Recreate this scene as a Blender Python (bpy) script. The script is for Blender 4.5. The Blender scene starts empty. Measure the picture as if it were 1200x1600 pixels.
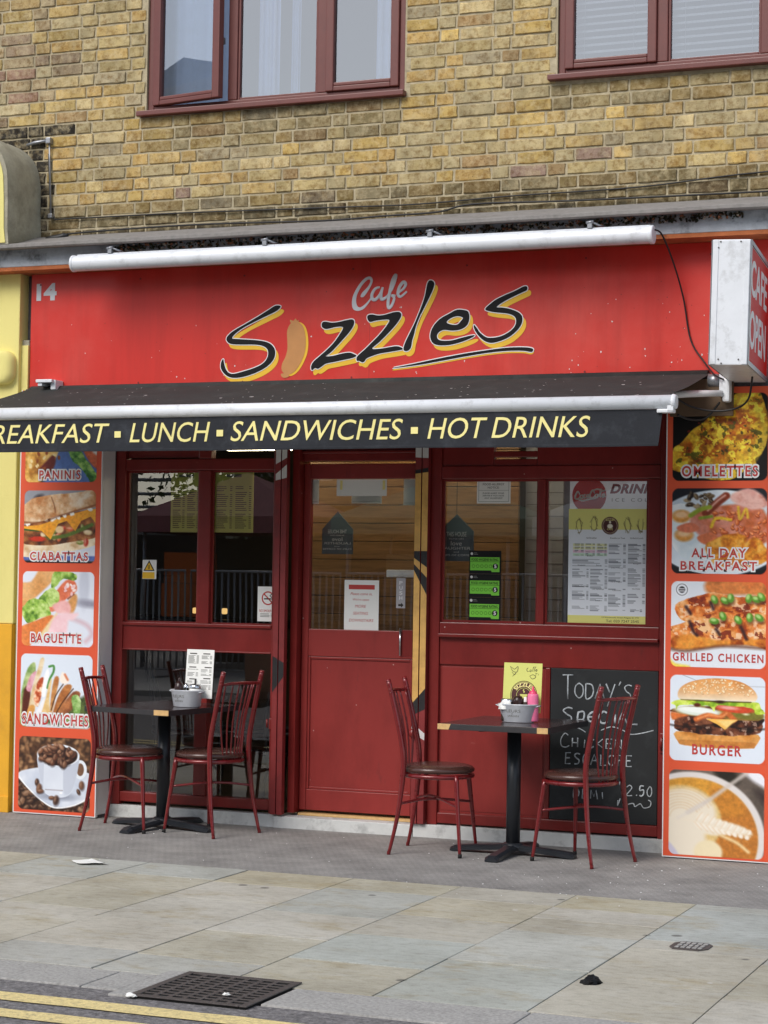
import bpy, bmesh, math, random
import numpy as np
from mathutils import Vector, Matrix, noise as mnoise
random.seed(7)
R = math.radians
scene = bpy.context.scene
COL = scene.collection

# ------------------------------------------------------------------ camera
cam_d = bpy.data.cameras.new('camera')
cam = bpy.data.objects.new('camera', cam_d); COL.objects.link(cam)
cam_d.sensor_fit = 'VERTICAL'; cam_d.sensor_height = 24.0
cam_d.lens = 3137.0 / 1600 * 24.0
cam_d.clip_start = 0.1; cam_d.clip_end = 500
def cam_matrix(yaw, pitch, roll, loc):
    cy, sy = math.cos(yaw), math.sin(yaw)
    r = Vector((cy, sy, 0)); f = Vector((-sy, cy, 0)); u = Vector((0, 0, 1))
    f2 = math.cos(pitch) * f + math.sin(pitch) * u
    u2 = math.cos(pitch) * u - math.sin(pitch) * f
    r3 = math.cos(roll) * r + math.sin(roll) * u2
    u3 = -math.sin(roll) * r + math.cos(roll) * u2
    m = Matrix((r3, u3, -f2)).transposed().to_4x4()
    m.translation = loc
    return m
cam.matrix_world = cam_matrix(R(21.97), R(1.90), R(0.916), Vector((4.3398, -10.8378, 1.4913)))
scene.camera = cam

# ------------------------------------------------------------------ light
SUN_EL, SUN_AZ = R(43), R(200)          # azimuth: clockwise from +Y
w = bpy.data.worlds.new('World'); scene.world = w; w.use_nodes = True
nt = w.node_tree
sky = nt.nodes.new('ShaderNodeTexSky'); sky.sky_type = 'NISHITA'; sky.sun_disc = False
sky.sun_elevation = SUN_EL; sky.sun_rotation = SUN_AZ
sky.air_density = 1.0; sky.dust_density = 1.0; sky.ozone_density = 0.6
bg = nt.nodes['Background']; bg.inputs['Strength'].default_value = 0.13
hs = nt.nodes.new('ShaderNodeHueSaturation'); hs.inputs['Saturation'].default_value = 0.6     # hazy, mostly grey sky
nt.links.new(sky.outputs[0], hs.inputs['Color']); nt.links.new(hs.outputs[0], bg.inputs['Color'])
sun_d = bpy.data.lights.new('sun', 'SUN'); sun = bpy.data.objects.new('sun', sun_d); COL.objects.link(sun)
sun_d.energy = 1.7; sun_d.angle = R(32); sun_d.color = (1.0, 0.95, 0.89)
sd = Vector((math.sin(SUN_AZ) * math.cos(SUN_EL), math.cos(SUN_AZ) * math.cos(SUN_EL), math.sin(SUN_EL)))
sun.rotation_euler = sd.to_track_quat('Z', 'Y').to_euler()
scene.view_settings.view_transform = 'Standard'; scene.view_settings.look = 'None'
scene.view_settings.exposure = 0.52; scene.view_settings.gamma = 1.0

# ------------------------------------------------------------------ helpers
def s2l(c):
    return tuple((v / 12.92 if v <= 0.04045 else ((v + 0.055) / 1.055) ** 2.4) for v in c)
def rgb(r, g, b): return s2l((r / 255, g / 255, b / 255))

def mat(name, col, rough=0.5, metal=0.0, var=0.12, scale=6.0, bump=0.0, bscale=60.0, spec=0.5,
        attr=False, dirt=None, emit=None, coat=0.0, stretch=None):
    """Procedural principled material: colour (or Col attribute) x noise, optional dirt blotches and bump."""
    m = bpy.data.materials.new(name); m.use_nodes = True
    n = m.node_tree.nodes; l = m.node_tree.links
    p = n['Principled BSDF']
    p.inputs['Roughness'].default_value = rough; p.inputs['Metallic'].default_value = metal
    p.inputs['Specular IOR Level'].default_value = spec
    p.inputs['Coat Weight'].default_value = coat
    tc = n.new('ShaderNodeTexCoord'); vec = tc.outputs['Object']
    if stretch:
        mp = n.new('ShaderNodeMapping'); mp.inputs['Scale'].default_value = stretch
        l.new(vec, mp.inputs['Vector']); vec = mp.outputs[0]
    if attr:
        a = n.new('ShaderNodeAttribute'); a.attribute_name = 'Col'; cs = a.outputs['Color']
    else:
        a = n.new('ShaderNodeRGB'); a.outputs[0].default_value = (*col, 1); cs = a.outputs[0]
    if var > 0:
        t = n.new('ShaderNodeTexNoise'); t.inputs['Scale'].default_value = scale
        t.inputs['Detail'].default_value = 8; t.inputs['Roughness'].default_value = 0.65
        l.new(vec, t.inputs['Vector'])
        mr = n.new('ShaderNodeMapRange'); mr.inputs[1].default_value = 0.3; mr.inputs[2].default_value = 0.7
        mr.inputs[3].default_value = 1 - var; mr.inputs[4].default_value = 1 + var
        l.new(t.outputs['Fac'], mr.inputs[0])
        mx = n.new('ShaderNodeMix'); mx.data_type = 'RGBA'; mx.blend_type = 'MULTIPLY'; mx.inputs[0].default_value = 1
        l.new(cs, mx.inputs[6]); l.new(mr.outputs[0], mx.inputs[7]); cs = mx.outputs[2]
    if dirt:
        dcol, amt, dsc = dirt
        t2 = n.new('ShaderNodeTexNoise'); t2.inputs['Scale'].default_value = dsc
        t2.inputs['Detail'].default_value = 10; t2.inputs['Roughness'].default_value = 0.7
        l.new(vec, t2.inputs['Vector'])
        mr2 = n.new('ShaderNodeMapRange'); mr2.inputs[1].default_value = 0.52; mr2.inputs[2].default_value = 0.72
        mr2.inputs[3].default_value = 0; mr2.inputs[4].default_value = amt
        l.new(t2.outputs['Fac'], mr2.inputs[0])
        mx2 = n.new('ShaderNodeMix'); mx2.data_type = 'RGBA'
        l.new(mr2.outputs[0], mx2.inputs[0]); l.new(cs, mx2.inputs[6]); mx2.inputs[7].default_value = (*dcol, 1)
        cs = mx2.outputs[2]
    l.new(cs, p.inputs['Base Color'])
    if var > 0:
        mr3 = n.new('ShaderNodeMapRange'); mr3.inputs[3].default_value = max(0.02, rough - 0.08); mr3.inputs[4].default_value = min(1, rough + 0.1)
        l.new(t.outputs['Fac'], mr3.inputs[0]); l.new(mr3.outputs[0], p.inputs['Roughness'])
    if bump > 0:
        tb = n.new('ShaderNodeTexNoise'); tb.inputs['Scale'].default_value = bscale; tb.inputs['Detail'].default_value = 6
        l.new(vec, tb.inputs['Vector'])
        b = n.new('ShaderNodeBump'); b.inputs['Strength'].default_value = bump; b.inputs['Distance'].default_value = 0.01
        l.new(tb.outputs['Fac'], b.inputs['Height']); l.new(b.outputs[0], p.inputs['Normal'])
    if emit:
        p.inputs['Emission Color'].default_value = (*emit[0], 1); p.inputs['Emission Strength'].default_value = emit[1]
    return m

def glass(name, refl=0.12, tint=(0.9, 0.93, 0.92), rough=0.0, wave=0.0):
    """Thin window pane: clear transmission mixed with a Fresnel mirror."""
    m = bpy.data.materials.new(name); m.use_nodes = True
    n = m.node_tree.nodes; l = m.node_tree.links
    n.remove(n['Principled BSDF']); out = n['Material Output']
    tr = n.new('ShaderNodeBsdfTransparent'); tr.inputs[0].default_value = (*tint, 1)
    gl = n.new('ShaderNodeBsdfGlossy'); gl.inputs['Roughness'].default_value = rough; gl.inputs[0].default_value = (1, 1, 1, 1)
    fr = n.new('ShaderNodeFresnel'); fr.inputs[0].default_value = 1.5
    ma = n.new('ShaderNodeMath'); ma.operation = 'ADD'; ma.use_clamp = True; ma.inputs[1].default_value = refl
    l.new(fr.outputs[0], ma.inputs[0])
    if wave > 0:
        tc = n.new('ShaderNodeTexCoord'); t = n.new('ShaderNodeTexNoise'); t.inputs['Scale'].default_value = 1.6; t.inputs['Detail'].default_value = 1
        l.new(tc.outputs['Object'], t.inputs['Vector'])
        b = n.new('ShaderNodeBump'); b.inputs['Strength'].default_value = wave; b.inputs['Distance'].default_value = 0.02
        l.new(t.outputs['Fac'], b.inputs['Height']); l.new(b.outputs[0], gl.inputs['Normal'])
    mx = n.new('ShaderNodeMixShader')
    l.new(ma.outputs[0], mx.inputs[0]); l.new(tr.outputs[0], mx.inputs[1]); l.new(gl.outputs[0], mx.inputs[2])
    l.new(mx.outputs[0], out.inputs['Surface'])
    return m

class MB:
    """Collects shapes, then links them as one mesh object."""
    def __init__(s): s.v = []; s.f = []; s.sm = []; s.c = []
    def face(s, pts, col=None, smooth=False):
        i = len(s.v); s.v += [tuple(p) for p in pts]; s.f.append(tuple(range(i, i + len(pts)))); s.sm.append(smooth); s.c.append(col)
    def grid(s, pts, nu, nv, closeu=False, smooth=True, col=None):
        i = len(s.v); s.v += [tuple(p) for p in pts]
        for a in range(nu if closeu else nu - 1):
            for b in range(nv - 1):
                a2 = (a + 1) % nu
                s.f.append((i + a * nv + b, i + a2 * nv + b, i + a2 * nv + b + 1, i + a * nv + b + 1)); s.sm.append(smooth); s.c.append(col)
    def box(s, x0, x1, y0, y1, z0, z1, bev=0.0, col=None, M=None):
        x0, x1 = min(x0, x1), max(x0, x1); y0, y1 = min(y0, y1), max(y0, y1); z0, z1 = min(z0, z1), max(z0, z1)
        b = min(bev, 0.45 * min(x1 - x0, y1 - y0, z1 - z0))
        if b <= 0:
            P = [(x, y, z) for x in (x0, x1) for y in (y0, y1) for z in (z0, z1)]
            F = [(0, 1, 3, 2), (4, 6, 7, 5), (0, 4, 5, 1), (2, 3, 7, 6), (0, 2, 6, 4), (1, 5, 7, 3)]
        else:
            bm = bmesh.new(); bmesh.ops.create_cube(bm, size=1)
            for vv in bm.verts: vv.co = ((x0 + x1) / 2 + vv.co.x * (x1 - x0), (y0 + y1) / 2 + vv.co.y * (y1 - y0), (z0 + z1) / 2 + vv.co.z * (z1 - z0))
            bmesh.ops.bevel(bm, geom=bm.edges[:], offset=b, segments=2, profile=0.6, affect='EDGES')
            bm.verts.index_update(); P = [tuple(vv.co) for vv in bm.verts]; F = [tuple(q.index for q in ff.verts) for ff in bm.faces]; bm.free()
        if M is not None: P = [tuple(M @ Vector(p)) for p in P]
        i = len(s.v); s.v += P
        for q in F: s.f.append(tuple(i + k for k in q)); s.sm.append(False); s.c.append(col)
    def tube(s, path, rad, n=10, cap=True, col=None, flat=None):
        """tube along a polyline; rad a number or list; flat scales the section along world Y"""
        path = [Vector(p) for p in path]
        if not isinstance(rad, (list, tuple)): rad = [rad] * len(path)
        rings = []; up = None
        for k, p in enumerate(path):
            t = (path[min(k + 1, len(path) - 1)] - path[max(k - 1, 0)])
            if t.length < 1e-9: t = Vector((0, 0, 1))
            t.normalize()
            if up is None:
                up = Vector((0, 1, 0)) if abs(t.y) < 0.9 else Vector((1, 0, 0))
            a = t.cross(up)
            if a.length < 1e-6: a = t.cross(Vector((1, 0, 0)))
            a.normalize(); b = t.cross(a).normalized(); up = -b if b.dot(up) < 0 else b
            ring = []
            for q in range(n):
                an = 2 * math.pi * q / n
                d = (a * math.cos(an) + b * math.sin(an)) * rad[k]
                if flat is not None: d.y *= flat
                ring.append(tuple(p + d))
            rings.append(ring)
        i = len(s.v)
        for r_ in rings: s.v += r_
        for k in range(len(path) - 1):
            for q in range(n):
                q2 = (q + 1) % n
                s.f.append((i + k * n + q, i + k * n + q2, i + (k + 1) * n + q2, i + (k + 1) * n + q)); s.sm.append(True); s.c.append(col)
        if cap:
            s.f.append(tuple(i + q for q in range(n))[::-1]); s.sm.append(False); s.c.append(col)
            e = i + (len(path) - 1) * n
            s.f.append(tuple(e + q for q in range(n))); s.sm.append(False); s.c.append(col)
    def lathe(s, prof, cx=0, cy=0, n=24, sx=1, sy=1, col=None):
        """prof: list of (radius, z)"""
        pts = []
        for q in range(n):
            an = 2 * math.pi * q / n
            for r_, z in prof: pts.append((cx + r_ * math.cos(an) * sx, cy + r_ * math.sin(an) * sy, z))
        s.grid(pts, n, len(prof), closeu=True, col=col)
    def build(s, name, m=None, parent=None, loc=None, colors=False):
        me = bpy.data.meshes.new(name); me.from_pydata(s.v, [], s.f)
        me.polygons.foreach_set('use_smooth', s.sm)
        if colors:
            at = me.color_attributes.new('Col', 'FLOAT_COLOR', 'CORNER')
            buf = []
            for fc, cc in zip(s.f, s.c):
                for k in range(len(fc)):
                    c_ = cc[k] if isinstance(cc, list) else (cc or (0.5, 0.5, 0.5))
                    buf += [c_[0], c_[1], c_[2], 1.0]
            at.data.foreach_set('color', buf)
        me.validate(); me.update()
        o = bpy.data.objects.new(name, me); COL.objects.link(o)
        if m: me.materials.append(m)
        if parent: o.parent = parent
        if loc: o.location = loc
        return o

def tag(o, label=None, cat=None, group=None, kind=None):
    if label: o['label'] = label
    if cat: o['category'] = cat
    if group: o['group'] = group
    if kind: o['kind'] = kind
    return o
def thing(name, label, cat, loc=(0, 0, 0), rz=0, group=None):
    o = bpy.data.objects.new(name, None); COL.objects.link(o); o.location = loc; o.rotation_euler = (0, 0, rz)
    o.empty_display_size = 0.1
    return tag(o, label, cat, group)
def struct(o): o['kind'] = 'structure'; return o
def copy_tree(o, parent=None):
    c = o.copy(); COL.objects.link(c); c.parent = parent
    for ch in list(o.children): copy_tree(ch, c)
    return c
def fm(y=0.0):
    """front matrix: local (x, y, z) -> world (x, Y - z, y): a sheet standing in a plane facing the street"""
    return Matrix(((1, 0, 0, 0), (0, 0, -1, y), (0, 1, 0, 0), (0, 0, 0, 1)))
def bm_box(name, m, parent, *args, **k):
    b = MB(); b.box(*args, **k); return b.build(name, m, parent)

def text_mesh(body, box, M, m, name='lettering', parent=None, offset=0.0, shear=0.0, spacing=1.0, depth=0.0012, warp=None, wordsp=1.0):
    """builtin-font lettering fitted to box=(x0,x1,y0,y1) in the local plane of matrix M"""
    def raw(off, ext):
        c = bpy.data.curves.new('t', 'FONT'); c.body = body; c.size = 1; c.offset = off; c.shear = shear
        c.space_character = spacing; c.space_word = wordsp; c.extrude = ext; c.resolution_u = 4; c.align_x = 'LEFT'
        o = bpy.data.objects.new('t', c); me = bpy.data.meshes.new_from_object(o)
        bpy.data.objects.remove(o); bpy.data.curves.remove(c); return me
    me0 = raw(0, 0); xs = [v.co.x for v in me0.vertices]; ys = [v.co.y for v in me0.vertices]
    ax, bx, ay, by = min(xs), max(xs), min(ys), max(ys); bpy.data.meshes.remove(me0)
    me = raw(offset, 0.5)
    sx = (box[1] - box[0]) / (bx - ax); sy = (box[3] - box[2]) / (by - ay)
    for v in me.vertices:
        p = Vector((box[0] + (v.co.x - ax) * sx, box[2] + (v.co.y - ay) * sy, (v.co.z + 0.5) * depth))
        if warp: p = warp(p)
        v.co = M @ p
    me.materials.clear(); me.materials.append(m)
    o = bpy.data.objects.new(name, me); COL.objects.link(o)
    if parent: o.parent = parent
    return o

def smooth_loop(pts, sub=4):
    out = []; n = len(pts)
    for i in range(n):
        p0, p1, p2, p3 = (Vector(pts[(i + k) % n]) for k in (-1, 0, 1, 2))
        for t in range(sub):
            t /= sub
            out.append(0.5 * ((2 * p1) + (-p0 + p2) * t + (2 * p0 - 5 * p1 + 4 * p2 - p3) * t * t + (-p0 + 3 * p1 - 3 * p2 + p3) * t ** 3))
    return out
def smooth_path(pts, sub=5):
    pts = [Vector(p) for p in pts]; out = []
    for i in range(len(pts) - 1):
        p0, p1, p2, p3 = pts[max(i - 1, 0)], pts[i], pts[i + 1], pts[min(i + 2, len(pts) - 1)]
        for t in range(sub):
            t /= sub
            out.append(0.5 * ((2 * p1) + (-p0 + p2) * t + (2 * p0 - 5 * p1 + 4 * p2 - p3) * t * t + (-p0 + 3 * p1 - 3 * p2 + p3) * t ** 3))
    out.append(pts[-1]); return out
def offset_loop(lp, d):
    n = len(lp); area = sum(lp[i].x * lp[(i + 1) % n].y - lp[(i + 1) % n].x * lp[i].y for i in range(n))
    sg = 1 if area > 0 else -1; out = []
    for i in range(n):
        t = (lp[(i + 1) % n] - lp[i - 1]); t = Vector((t.x, t.y)).normalized() if t.length > 1e-9 else Vector((1, 0))
        out.append(Vector((lp[i].x + sg * t.y * d, lp[i].y - sg * t.x * d)))
    return out
def shape_mesh(loops, M, m, name, parent, depth=0.002):
    """filled flat shape(s) with holes from 2-D loops, given a little thickness"""
    c = bpy.data.curves.new('s', 'CURVE'); c.dimensions = '2D'; c.fill_mode = 'BOTH'; c.extrude = 0.5
    for lp in loops:
        sp = c.splines.new('POLY'); sp.points.add(len(lp) - 1); sp.use_cyclic_u = True
        for q, p in zip(sp.points, lp): q.co = (p[0], p[1], 0, 1)
    o = bpy.data.objects.new('s', c); me = bpy.data.meshes.new_from_object(o)
    bpy.data.objects.remove(o); bpy.data.curves.remove(c)
    for v in me.vertices: v.co = M @ Vector((v.co.x, v.co.y, (v.co.z + 0.5) * depth))
    me.materials.clear(); me.materials.append(m)
    o = bpy.data.objects.new(name, me); COL.objects.link(o); o.parent = parent
    return o
def rrect(x0, x1, y0, y1, r, n=6):
    out = []
    for cx, cy, a0 in ((x1 - r, y0 + r, -90), (x1 - r, y1 - r, 0), (x0 + r, y1 - r, 90), (x0 + r, y0 + r, 180)):
        for k in range(n + 1):
            a = R(a0 + 90 * k / n); out.append(Vector((cx + r * math.cos(a), cy + r * math.sin(a))))
    return out
def circ(cx, cy, r, n=28): return [Vector((cx + r * math.cos(2 * math.pi * k / n), cy + r * math.sin(2 * math.pi * k / n))) for k in range(n)]

# ------------------------------------------------------------------ printed pictures (painted by code, one colour per mesh point)
def vnoise(w_, h_, sc, seed, octv=4):
    rs = np.random.RandomState(seed); out = np.zeros((h_, w_)); amp = 1; tot = 0
    for o_ in range(octv):
        nx = max(2, int(sc * 2 ** o_)); ny = nx
        g = rs.rand(ny + 2, nx + 2)
        X, Y = np.meshgrid(np.linspace(0, nx, w_), np.linspace(0, ny, h_))
        xi = np.minimum(X.astype(int), nx); yi = np.minimum(Y.astype(int), ny); fx = X - xi; fy = Y - yi
        fx = fx * fx * (3 - 2 * fx); fy = fy * fy * (3 - 2 * fy)
        out += amp * (g[yi, xi] * (1 - fx) * (1 - fy) + g[yi, xi + 1] * fx * (1 - fy) + g[yi + 1, xi] * (1 - fx) * fy + g[yi + 1, xi + 1] * fx * fy)
        tot += amp; amp *= 0.55
    return out / tot
class Pic:
    def __init__(s, w_, h_, bg_):
        s.w, s.h = w_, h_; s.X, s.Y = np.meshgrid(np.linspace(0, 1, w_), np.linspace(0, 1, h_))
        s.im = np.ones((h_, w_, 3)) * (np.array(bg_) / 255.0); s.seed = 3; s.px = 1.2 / h_
    def _c(s, col):
        c = np.asarray(col, float)
        return c if c.ndim == 3 else np.ones((s.h, s.w, 3)) * (c / 255.0)
    def nz(s, sc, octv=4):
        s.seed += 1; return vnoise(s.w, s.h, sc, s.seed, octv)
    def tex(s, cols, sc=8, octv=4, con=2.2):
        """colour ramp over noise"""
        t = np.clip((s.nz(sc, octv) - 0.5) * con + 0.5, 0, 1) * (len(cols) - 1)
        cs = np.array(cols, float) / 255; i = np.minimum(t.astype(int), len(cols) - 2); f = (t - i)[..., None]
        return cs[i] * (1 - f) + cs[i + 1] * f
    def put(s, mask, col, a=1.0):
        mk = (np.clip(mask, 0, 1) * a)[..., None]; s.im = s.im * (1 - mk) + s._c(col) * mk
    def mell(s, cx, cy, rx, ry, ang=0, soft=None):
        c, q = math.cos(R(ang)), math.sin(R(ang)); dx, dy = s.X - cx, s.Y - cy
        u = (dx * c + dy * q) / rx; v = (-dx * q + dy * c) / ry; d = (np.sqrt(u * u + v * v) - 1) * min(rx, ry)
        return 0.5 - d / (soft or s.px)
    def ell(s, cx, cy, rx, ry, col, ang=0, soft=None, a=1.0): s.put(s.mell(cx, cy, rx, ry, ang, soft), col, a)
    def seg(s, pts, closed):
        D = np.full((s.h, s.w), 9.0); ins = np.zeros((s.h, s.w), bool); n = len(pts)
        for i in range(n if closed else n - 1):
            (x0, y0), (x1, y1) = pts[i], pts[(i + 1) % n]; ex, ey = x1 - x0, y1 - y0
            t = np.clip(((s.X - x0) * ex + (s.Y - y0) * ey) / (ex * ex + ey * ey + 1e-12), 0, 1)
            D = np.minimum(D, np.hypot(s.X - x0 - t * ex, s.Y - y0 - t * ey))
            if closed and y0 != y1:
                cr = ((y0 > s.Y) != (y1 > s.Y)) & (s.X < (x1 - x0) * (s.Y - y0) / (y1 - y0) + x0); ins ^= cr
        return D, ins
    def mpoly(s, pts, soft=None, rnd=True, wob=0.0):
        if rnd: pts = [(p.x, p.y) for p in smooth_loop([Vector(p) for p in pts], 3)]
        D, ins = s.seg(pts, True); d = np.where(ins, -D, D)
        if wob: d = d + (s.nz(9) - 0.5) * wob
        return 0.5 - d / (soft or s.px)
    def poly(s, pts, col, soft=None, rnd=True, a=1.0, wob=0.0): s.put(s.mpoly(pts, soft, rnd, wob), col, a)
    def line(s, pts, wd, col, soft=None, a=1.0, rnd=True):
        if rnd and len(pts) > 2: pts = [(p.x, p.y) for p in smooth_path([Vector(p) for p in pts], 4)]
        D, _ = s.seg(pts, False); s.put(0.5 - (D - wd / 2) / (soft or s.px), col, a)
    def shade(s, mask, amt): s.im *= (1 - np.clip(mask, 0, 1) * amt)[..., None]
    def blobs(s, n, area, size, cols, asp=0.6, hl=None, dark=None, seed=1):
        rs = np.random.RandomState(seed)
        for k in range(n):
            x, y = area(rs); r_ = size * (0.7 + 0.6 * rs.rand()); an = rs.rand() * 180; c = np.array(cols[rs.randint(len(cols))], float)
            if dark: s.ell(x + r_ * .15, y + r_ * .25, r_ * 1.1, r_ * asp * 1.15, dark, an, soft=r_ * .5, a=.7)
            s.ell(x, y, r_, r_ * asp, c, an, soft=r_ * .35)
            if hl: s.ell(x - r_ * .2, y - r_ * .2, r_ * .55, r_ * asp * .35, hl, an, soft=r_ * .5, a=.7)
    def corners(s, r_, col, asp):
        dx = np.maximum(np.abs(s.X - 0.5) - (0.5 - r_), 0) / 1.0; dy = np.maximum(np.abs(s.Y - 0.5) - (0.5 - r_ * asp), 0) / asp
        s.put(0.5 + (np.hypot(dx, dy) - r_) / (s.px * 1.0), col)
    def mesh(s, name, x0, x1, z0, z1, y, m, parent, M=None):
        X = x0 + (x1 - x0) * s.X; Z = z1 + (z0 - z1) * s.Y
        co = np.stack([X, np.full_like(X, y), Z], -1).reshape(-1, 3)
        idx = np.arange(s.w * s.h).reshape(s.h, s.w)
        F = np.stack([idx[:-1, :-1], idx[1:, :-1], idx[1:, 1:], idx[:-1, 1:]], -1).reshape(-1, 4)
        me = bpy.data.meshes.new(name); me.from_pydata(co.tolist() if M is None else [tuple(M @ Vector(c)) for c in co], [], F.tolist())
        c = np.clip(s.im, 0, 1); lin = np.where(c <= 0.04045, c / 12.92, ((c + 0.055) / 1.055) ** 2.4)
        buf = np.ones((s.w * s.h, 4), np.float32); buf[:, :3] = lin.reshape(-1, 3)
        at = me.color_attributes.new('Col', 'FLOAT_COLOR', 'POINT'); at.data.foreach_set('color', buf.ravel())
        me.materials.append(m); me.update()
        o = bpy.data.objects.new(name, me); COL.objects.link(o); o.parent = parent
        return o

WORLD = []            # things whose children are modelled in world coordinates
def wthing(name, label, cat, base, group=None):
    o = thing(name, label, cat, base, 0, group); WORLD.append(o); return o

# ------------------------------------------------------------------ materials
M_ = {}
M_['brick'] = mat('brick', (0, 0, 0), 0.9, var=0.16, scale=70, bump=0.6, bscale=170, attr=True, spec=0.15, dirt=(rgb(96, 84, 62), 0.4, 30))
M_['mortar'] = mat('mortar', rgb(180, 168, 140), 0.95, var=0.28, scale=20, bump=0.5, bscale=180, spec=0.1, dirt=(rgb(116, 106, 86), 0.5, 5))
M_['red'] = mat('red_gloss_paint', rgb(116, 28, 29), 0.30, var=0.14, scale=5, bump=0.03, bscale=25, dirt=(rgb(95, 38, 36), 0.35, 7))
M_['red2'] = mat('red_panel_paint', rgb(134, 38, 37), 0.38, var=0.16, scale=3, bump=0.04, bscale=18, dirt=(rgb(110, 52, 48), 0.4, 9))
M_['fascia'] = mat('red_sign_board', rgb(204, 48, 38), 0.36, var=0.06, scale=2.5, bump=0.02, bscale=8, dirt=(rgb(212, 98, 90), 0.5, 1.6))
M_['box_red'] = mat('light_box_red', rgb(214, 32, 26), .55, var=.05, spec=.2)
M_['orange'] = mat('orange_print', rgb(226, 88, 52), 0.5, var=0.03, scale=3)
M_['print'] = mat('printed_picture', (0, 0, 0), 0.42, var=0, attr=True)
M_['white'] = mat('white_enamel', rgb(225, 228, 232), 0.35, var=0.05, scale=6, dirt=(rgb(120, 116, 108), 0.35, 14))
M_['whitep'] = mat('white_print', rgb(232, 232, 232), 0.5, var=0.03)
M_['cream'] = mat('cream_letters', rgb(240, 228, 150), 0.6, var=0.04)
M_['grey_letter'] = mat('silver_letters', rgb(205, 208, 212), 0.45, var=0.05)
M_['black'] = mat('black_vinyl', rgb(16, 16, 18), 0.6, var=0.1, spec=0.25)
M_['yellow_l'] = mat('yellow_vinyl', rgb(232, 184, 44), 0.5, var=0.05)
M_['label_red'] = mat('red_letters', rgb(190, 62, 56), 0.5, var=0.03)
M_['canvas'] = mat('black_awning_canvas', rgb(54, 55, 54), 0.85, var=0.18, scale=9, bump=0.12, bscale=300, spec=0.25, dirt=(rgb(86, 86, 84), 0.4, 6))
M_['valance'] = mat('valance_canvas', rgb(44, 46, 51), 0.8, var=0.12, scale=7, bump=0.1, bscale=40, spec=0.25, dirt=(rgb(84, 88, 94), 0.35, 9))
M_['ledge'] = mat('weathered_lead', rgb(136, 132, 128), 0.85, var=0.16, scale=30, bump=0.35, bscale=160, spec=0.25, dirt=(rgb(95, 92, 84), 0.5, 6))
M_['cornice'] = mat('peeling_paint', rgb(168, 172, 178), 0.8, var=0.15, scale=14, bump=0.5, bscale=40, dirt=(rgb(44, 42, 34), 0.95, 5), spec=0.2)
M_['soffit'] = mat('rotten_orange_board', rgb(176, 104, 66), 0.85, var=0.25, scale=9, bump=0.4, bscale=50, dirt=(rgb(50, 36, 30), 0.9, 4), spec=0.2)
M_['frame'] = mat('brown_window_frame', rgb(108, 58, 52), 0.42, var=0.08, scale=10, dirt=(rgb(92, 52, 50), 0.4, 12))
M_['steel'] = mat('galvanised_steel', rgb(150, 152, 156), 0.4, metal=0.7, var=0.12, scale=20)
M_['plinth'] = mat('grey_plinth_stone', rgb(204, 205, 203), 0.7, var=0.10, scale=8, bump=0.1, bscale=80, dirt=(rgb(92, 92, 92), 0.7, 5))
M_['dark'] = mat('dark_matte', rgb(38, 34, 34), 0.8, var=0.1)  # plain dark colour for the sign backing, stall counters and far wall
M_['rail'] = mat('rail_red', rgb(128, 38, 38), 0.5, var=0.15, scale=12, dirt=(rgb(70, 40, 40), 0.5, 9))
M_['rail_y'] = mat('rail_yellow', rgb(216, 168, 92), 0.6, var=0.22, scale=7, dirt=(rgb(150, 104, 62), 0.55, 8))
M_['rail_w'] = mat('rail_white', rgb(212, 210, 208), 0.6, var=0.08, scale=8)
M_['rail_k'] = mat('rail_black', rgb(30, 28, 30), 0.5, var=0.2, scale=30)
M_['yellow_wall'] = mat('pale_yellow_masonry_paint', rgb(232, 220, 140), 0.75, var=0.06, scale=6, bump=0.15, bscale=70, dirt=(rgb(190, 178, 110), 0.35, 5))
M_['ochre_wall'] = mat('ochre_masonry_paint', rgb(228, 168, 40), 0.75, var=0.07, scale=6, bump=0.15, bscale=70, dirt=(rgb(170, 120, 40), 0.3, 5))
M_['stone'] = mat('grey_weathered_stone', rgb(166, 161, 142), 0.9, var=0.2, scale=12, bump=0.5, bscale=110, dirt=(rgb(88, 88, 70), 0.5, 4), spec=0.15)
M_['render'] = mat('dark_grey_render', rgb(104, 102, 104), 0.9, var=0.2, scale=16, bump=0.3, bscale=120, dirt=(rgb(55, 52, 52), 0.6, 5), spec=0.15)
M_['slab'] = mat('york_stone', (0, 0, 0), 0.75, var=0.15, scale=4, bump=0.14, bscale=90, attr=True, spec=0.3, dirt=(rgb(132, 122, 98), 0.5, 2.6), stretch=(1.0, 1.8, 1))
M_['joint'] = mat('slab_joint', rgb(112, 106, 94), 0.95, var=0.2, scale=30)
M_['kerb'] = mat('granite_kerb', rgb(160, 158, 154), 0.8, var=0.35, scale=70, bump=0.25, bscale=220, dirt=(rgb(105, 104, 102), 0.4, 6))
M_['asphalt'] = mat('road_asphalt', rgb(116, 113, 113), 0.9, var=0.6, scale=48, bump=1.0, bscale=70, dirt=(rgb(64, 63, 68), 0.6, 30))
M_['yline'] = mat('yellow_road_paint', rgb(222, 202, 142), 0.85, var=0.2, scale=60, bump=0.5, bscale=110, dirt=(rgb(116, 108, 98), 0.85, 32))
M_['iron'] = mat('cast_iron', rgb(80, 74, 72), 0.6, metal=0.1, var=0.25, scale=40, bump=0.3, bscale=90)
M_['pit_shade_plate'] = mat('pit_shade_black', rgb(6, 6, 6), 0.9, var=0.1)
M_['chair'] = mat('oxblood_metal', rgb(116, 25, 28), 0.28, metal=0.15, var=0.12, scale=22, coat=0.4, dirt=(rgb(70, 18, 20), 0.5, 16))
M_['cushion'] = mat('brown_vinyl_cushion', rgb(74, 48, 42), 0.25, var=0.12, scale=9, bump=0.06, bscale=60)
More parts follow.
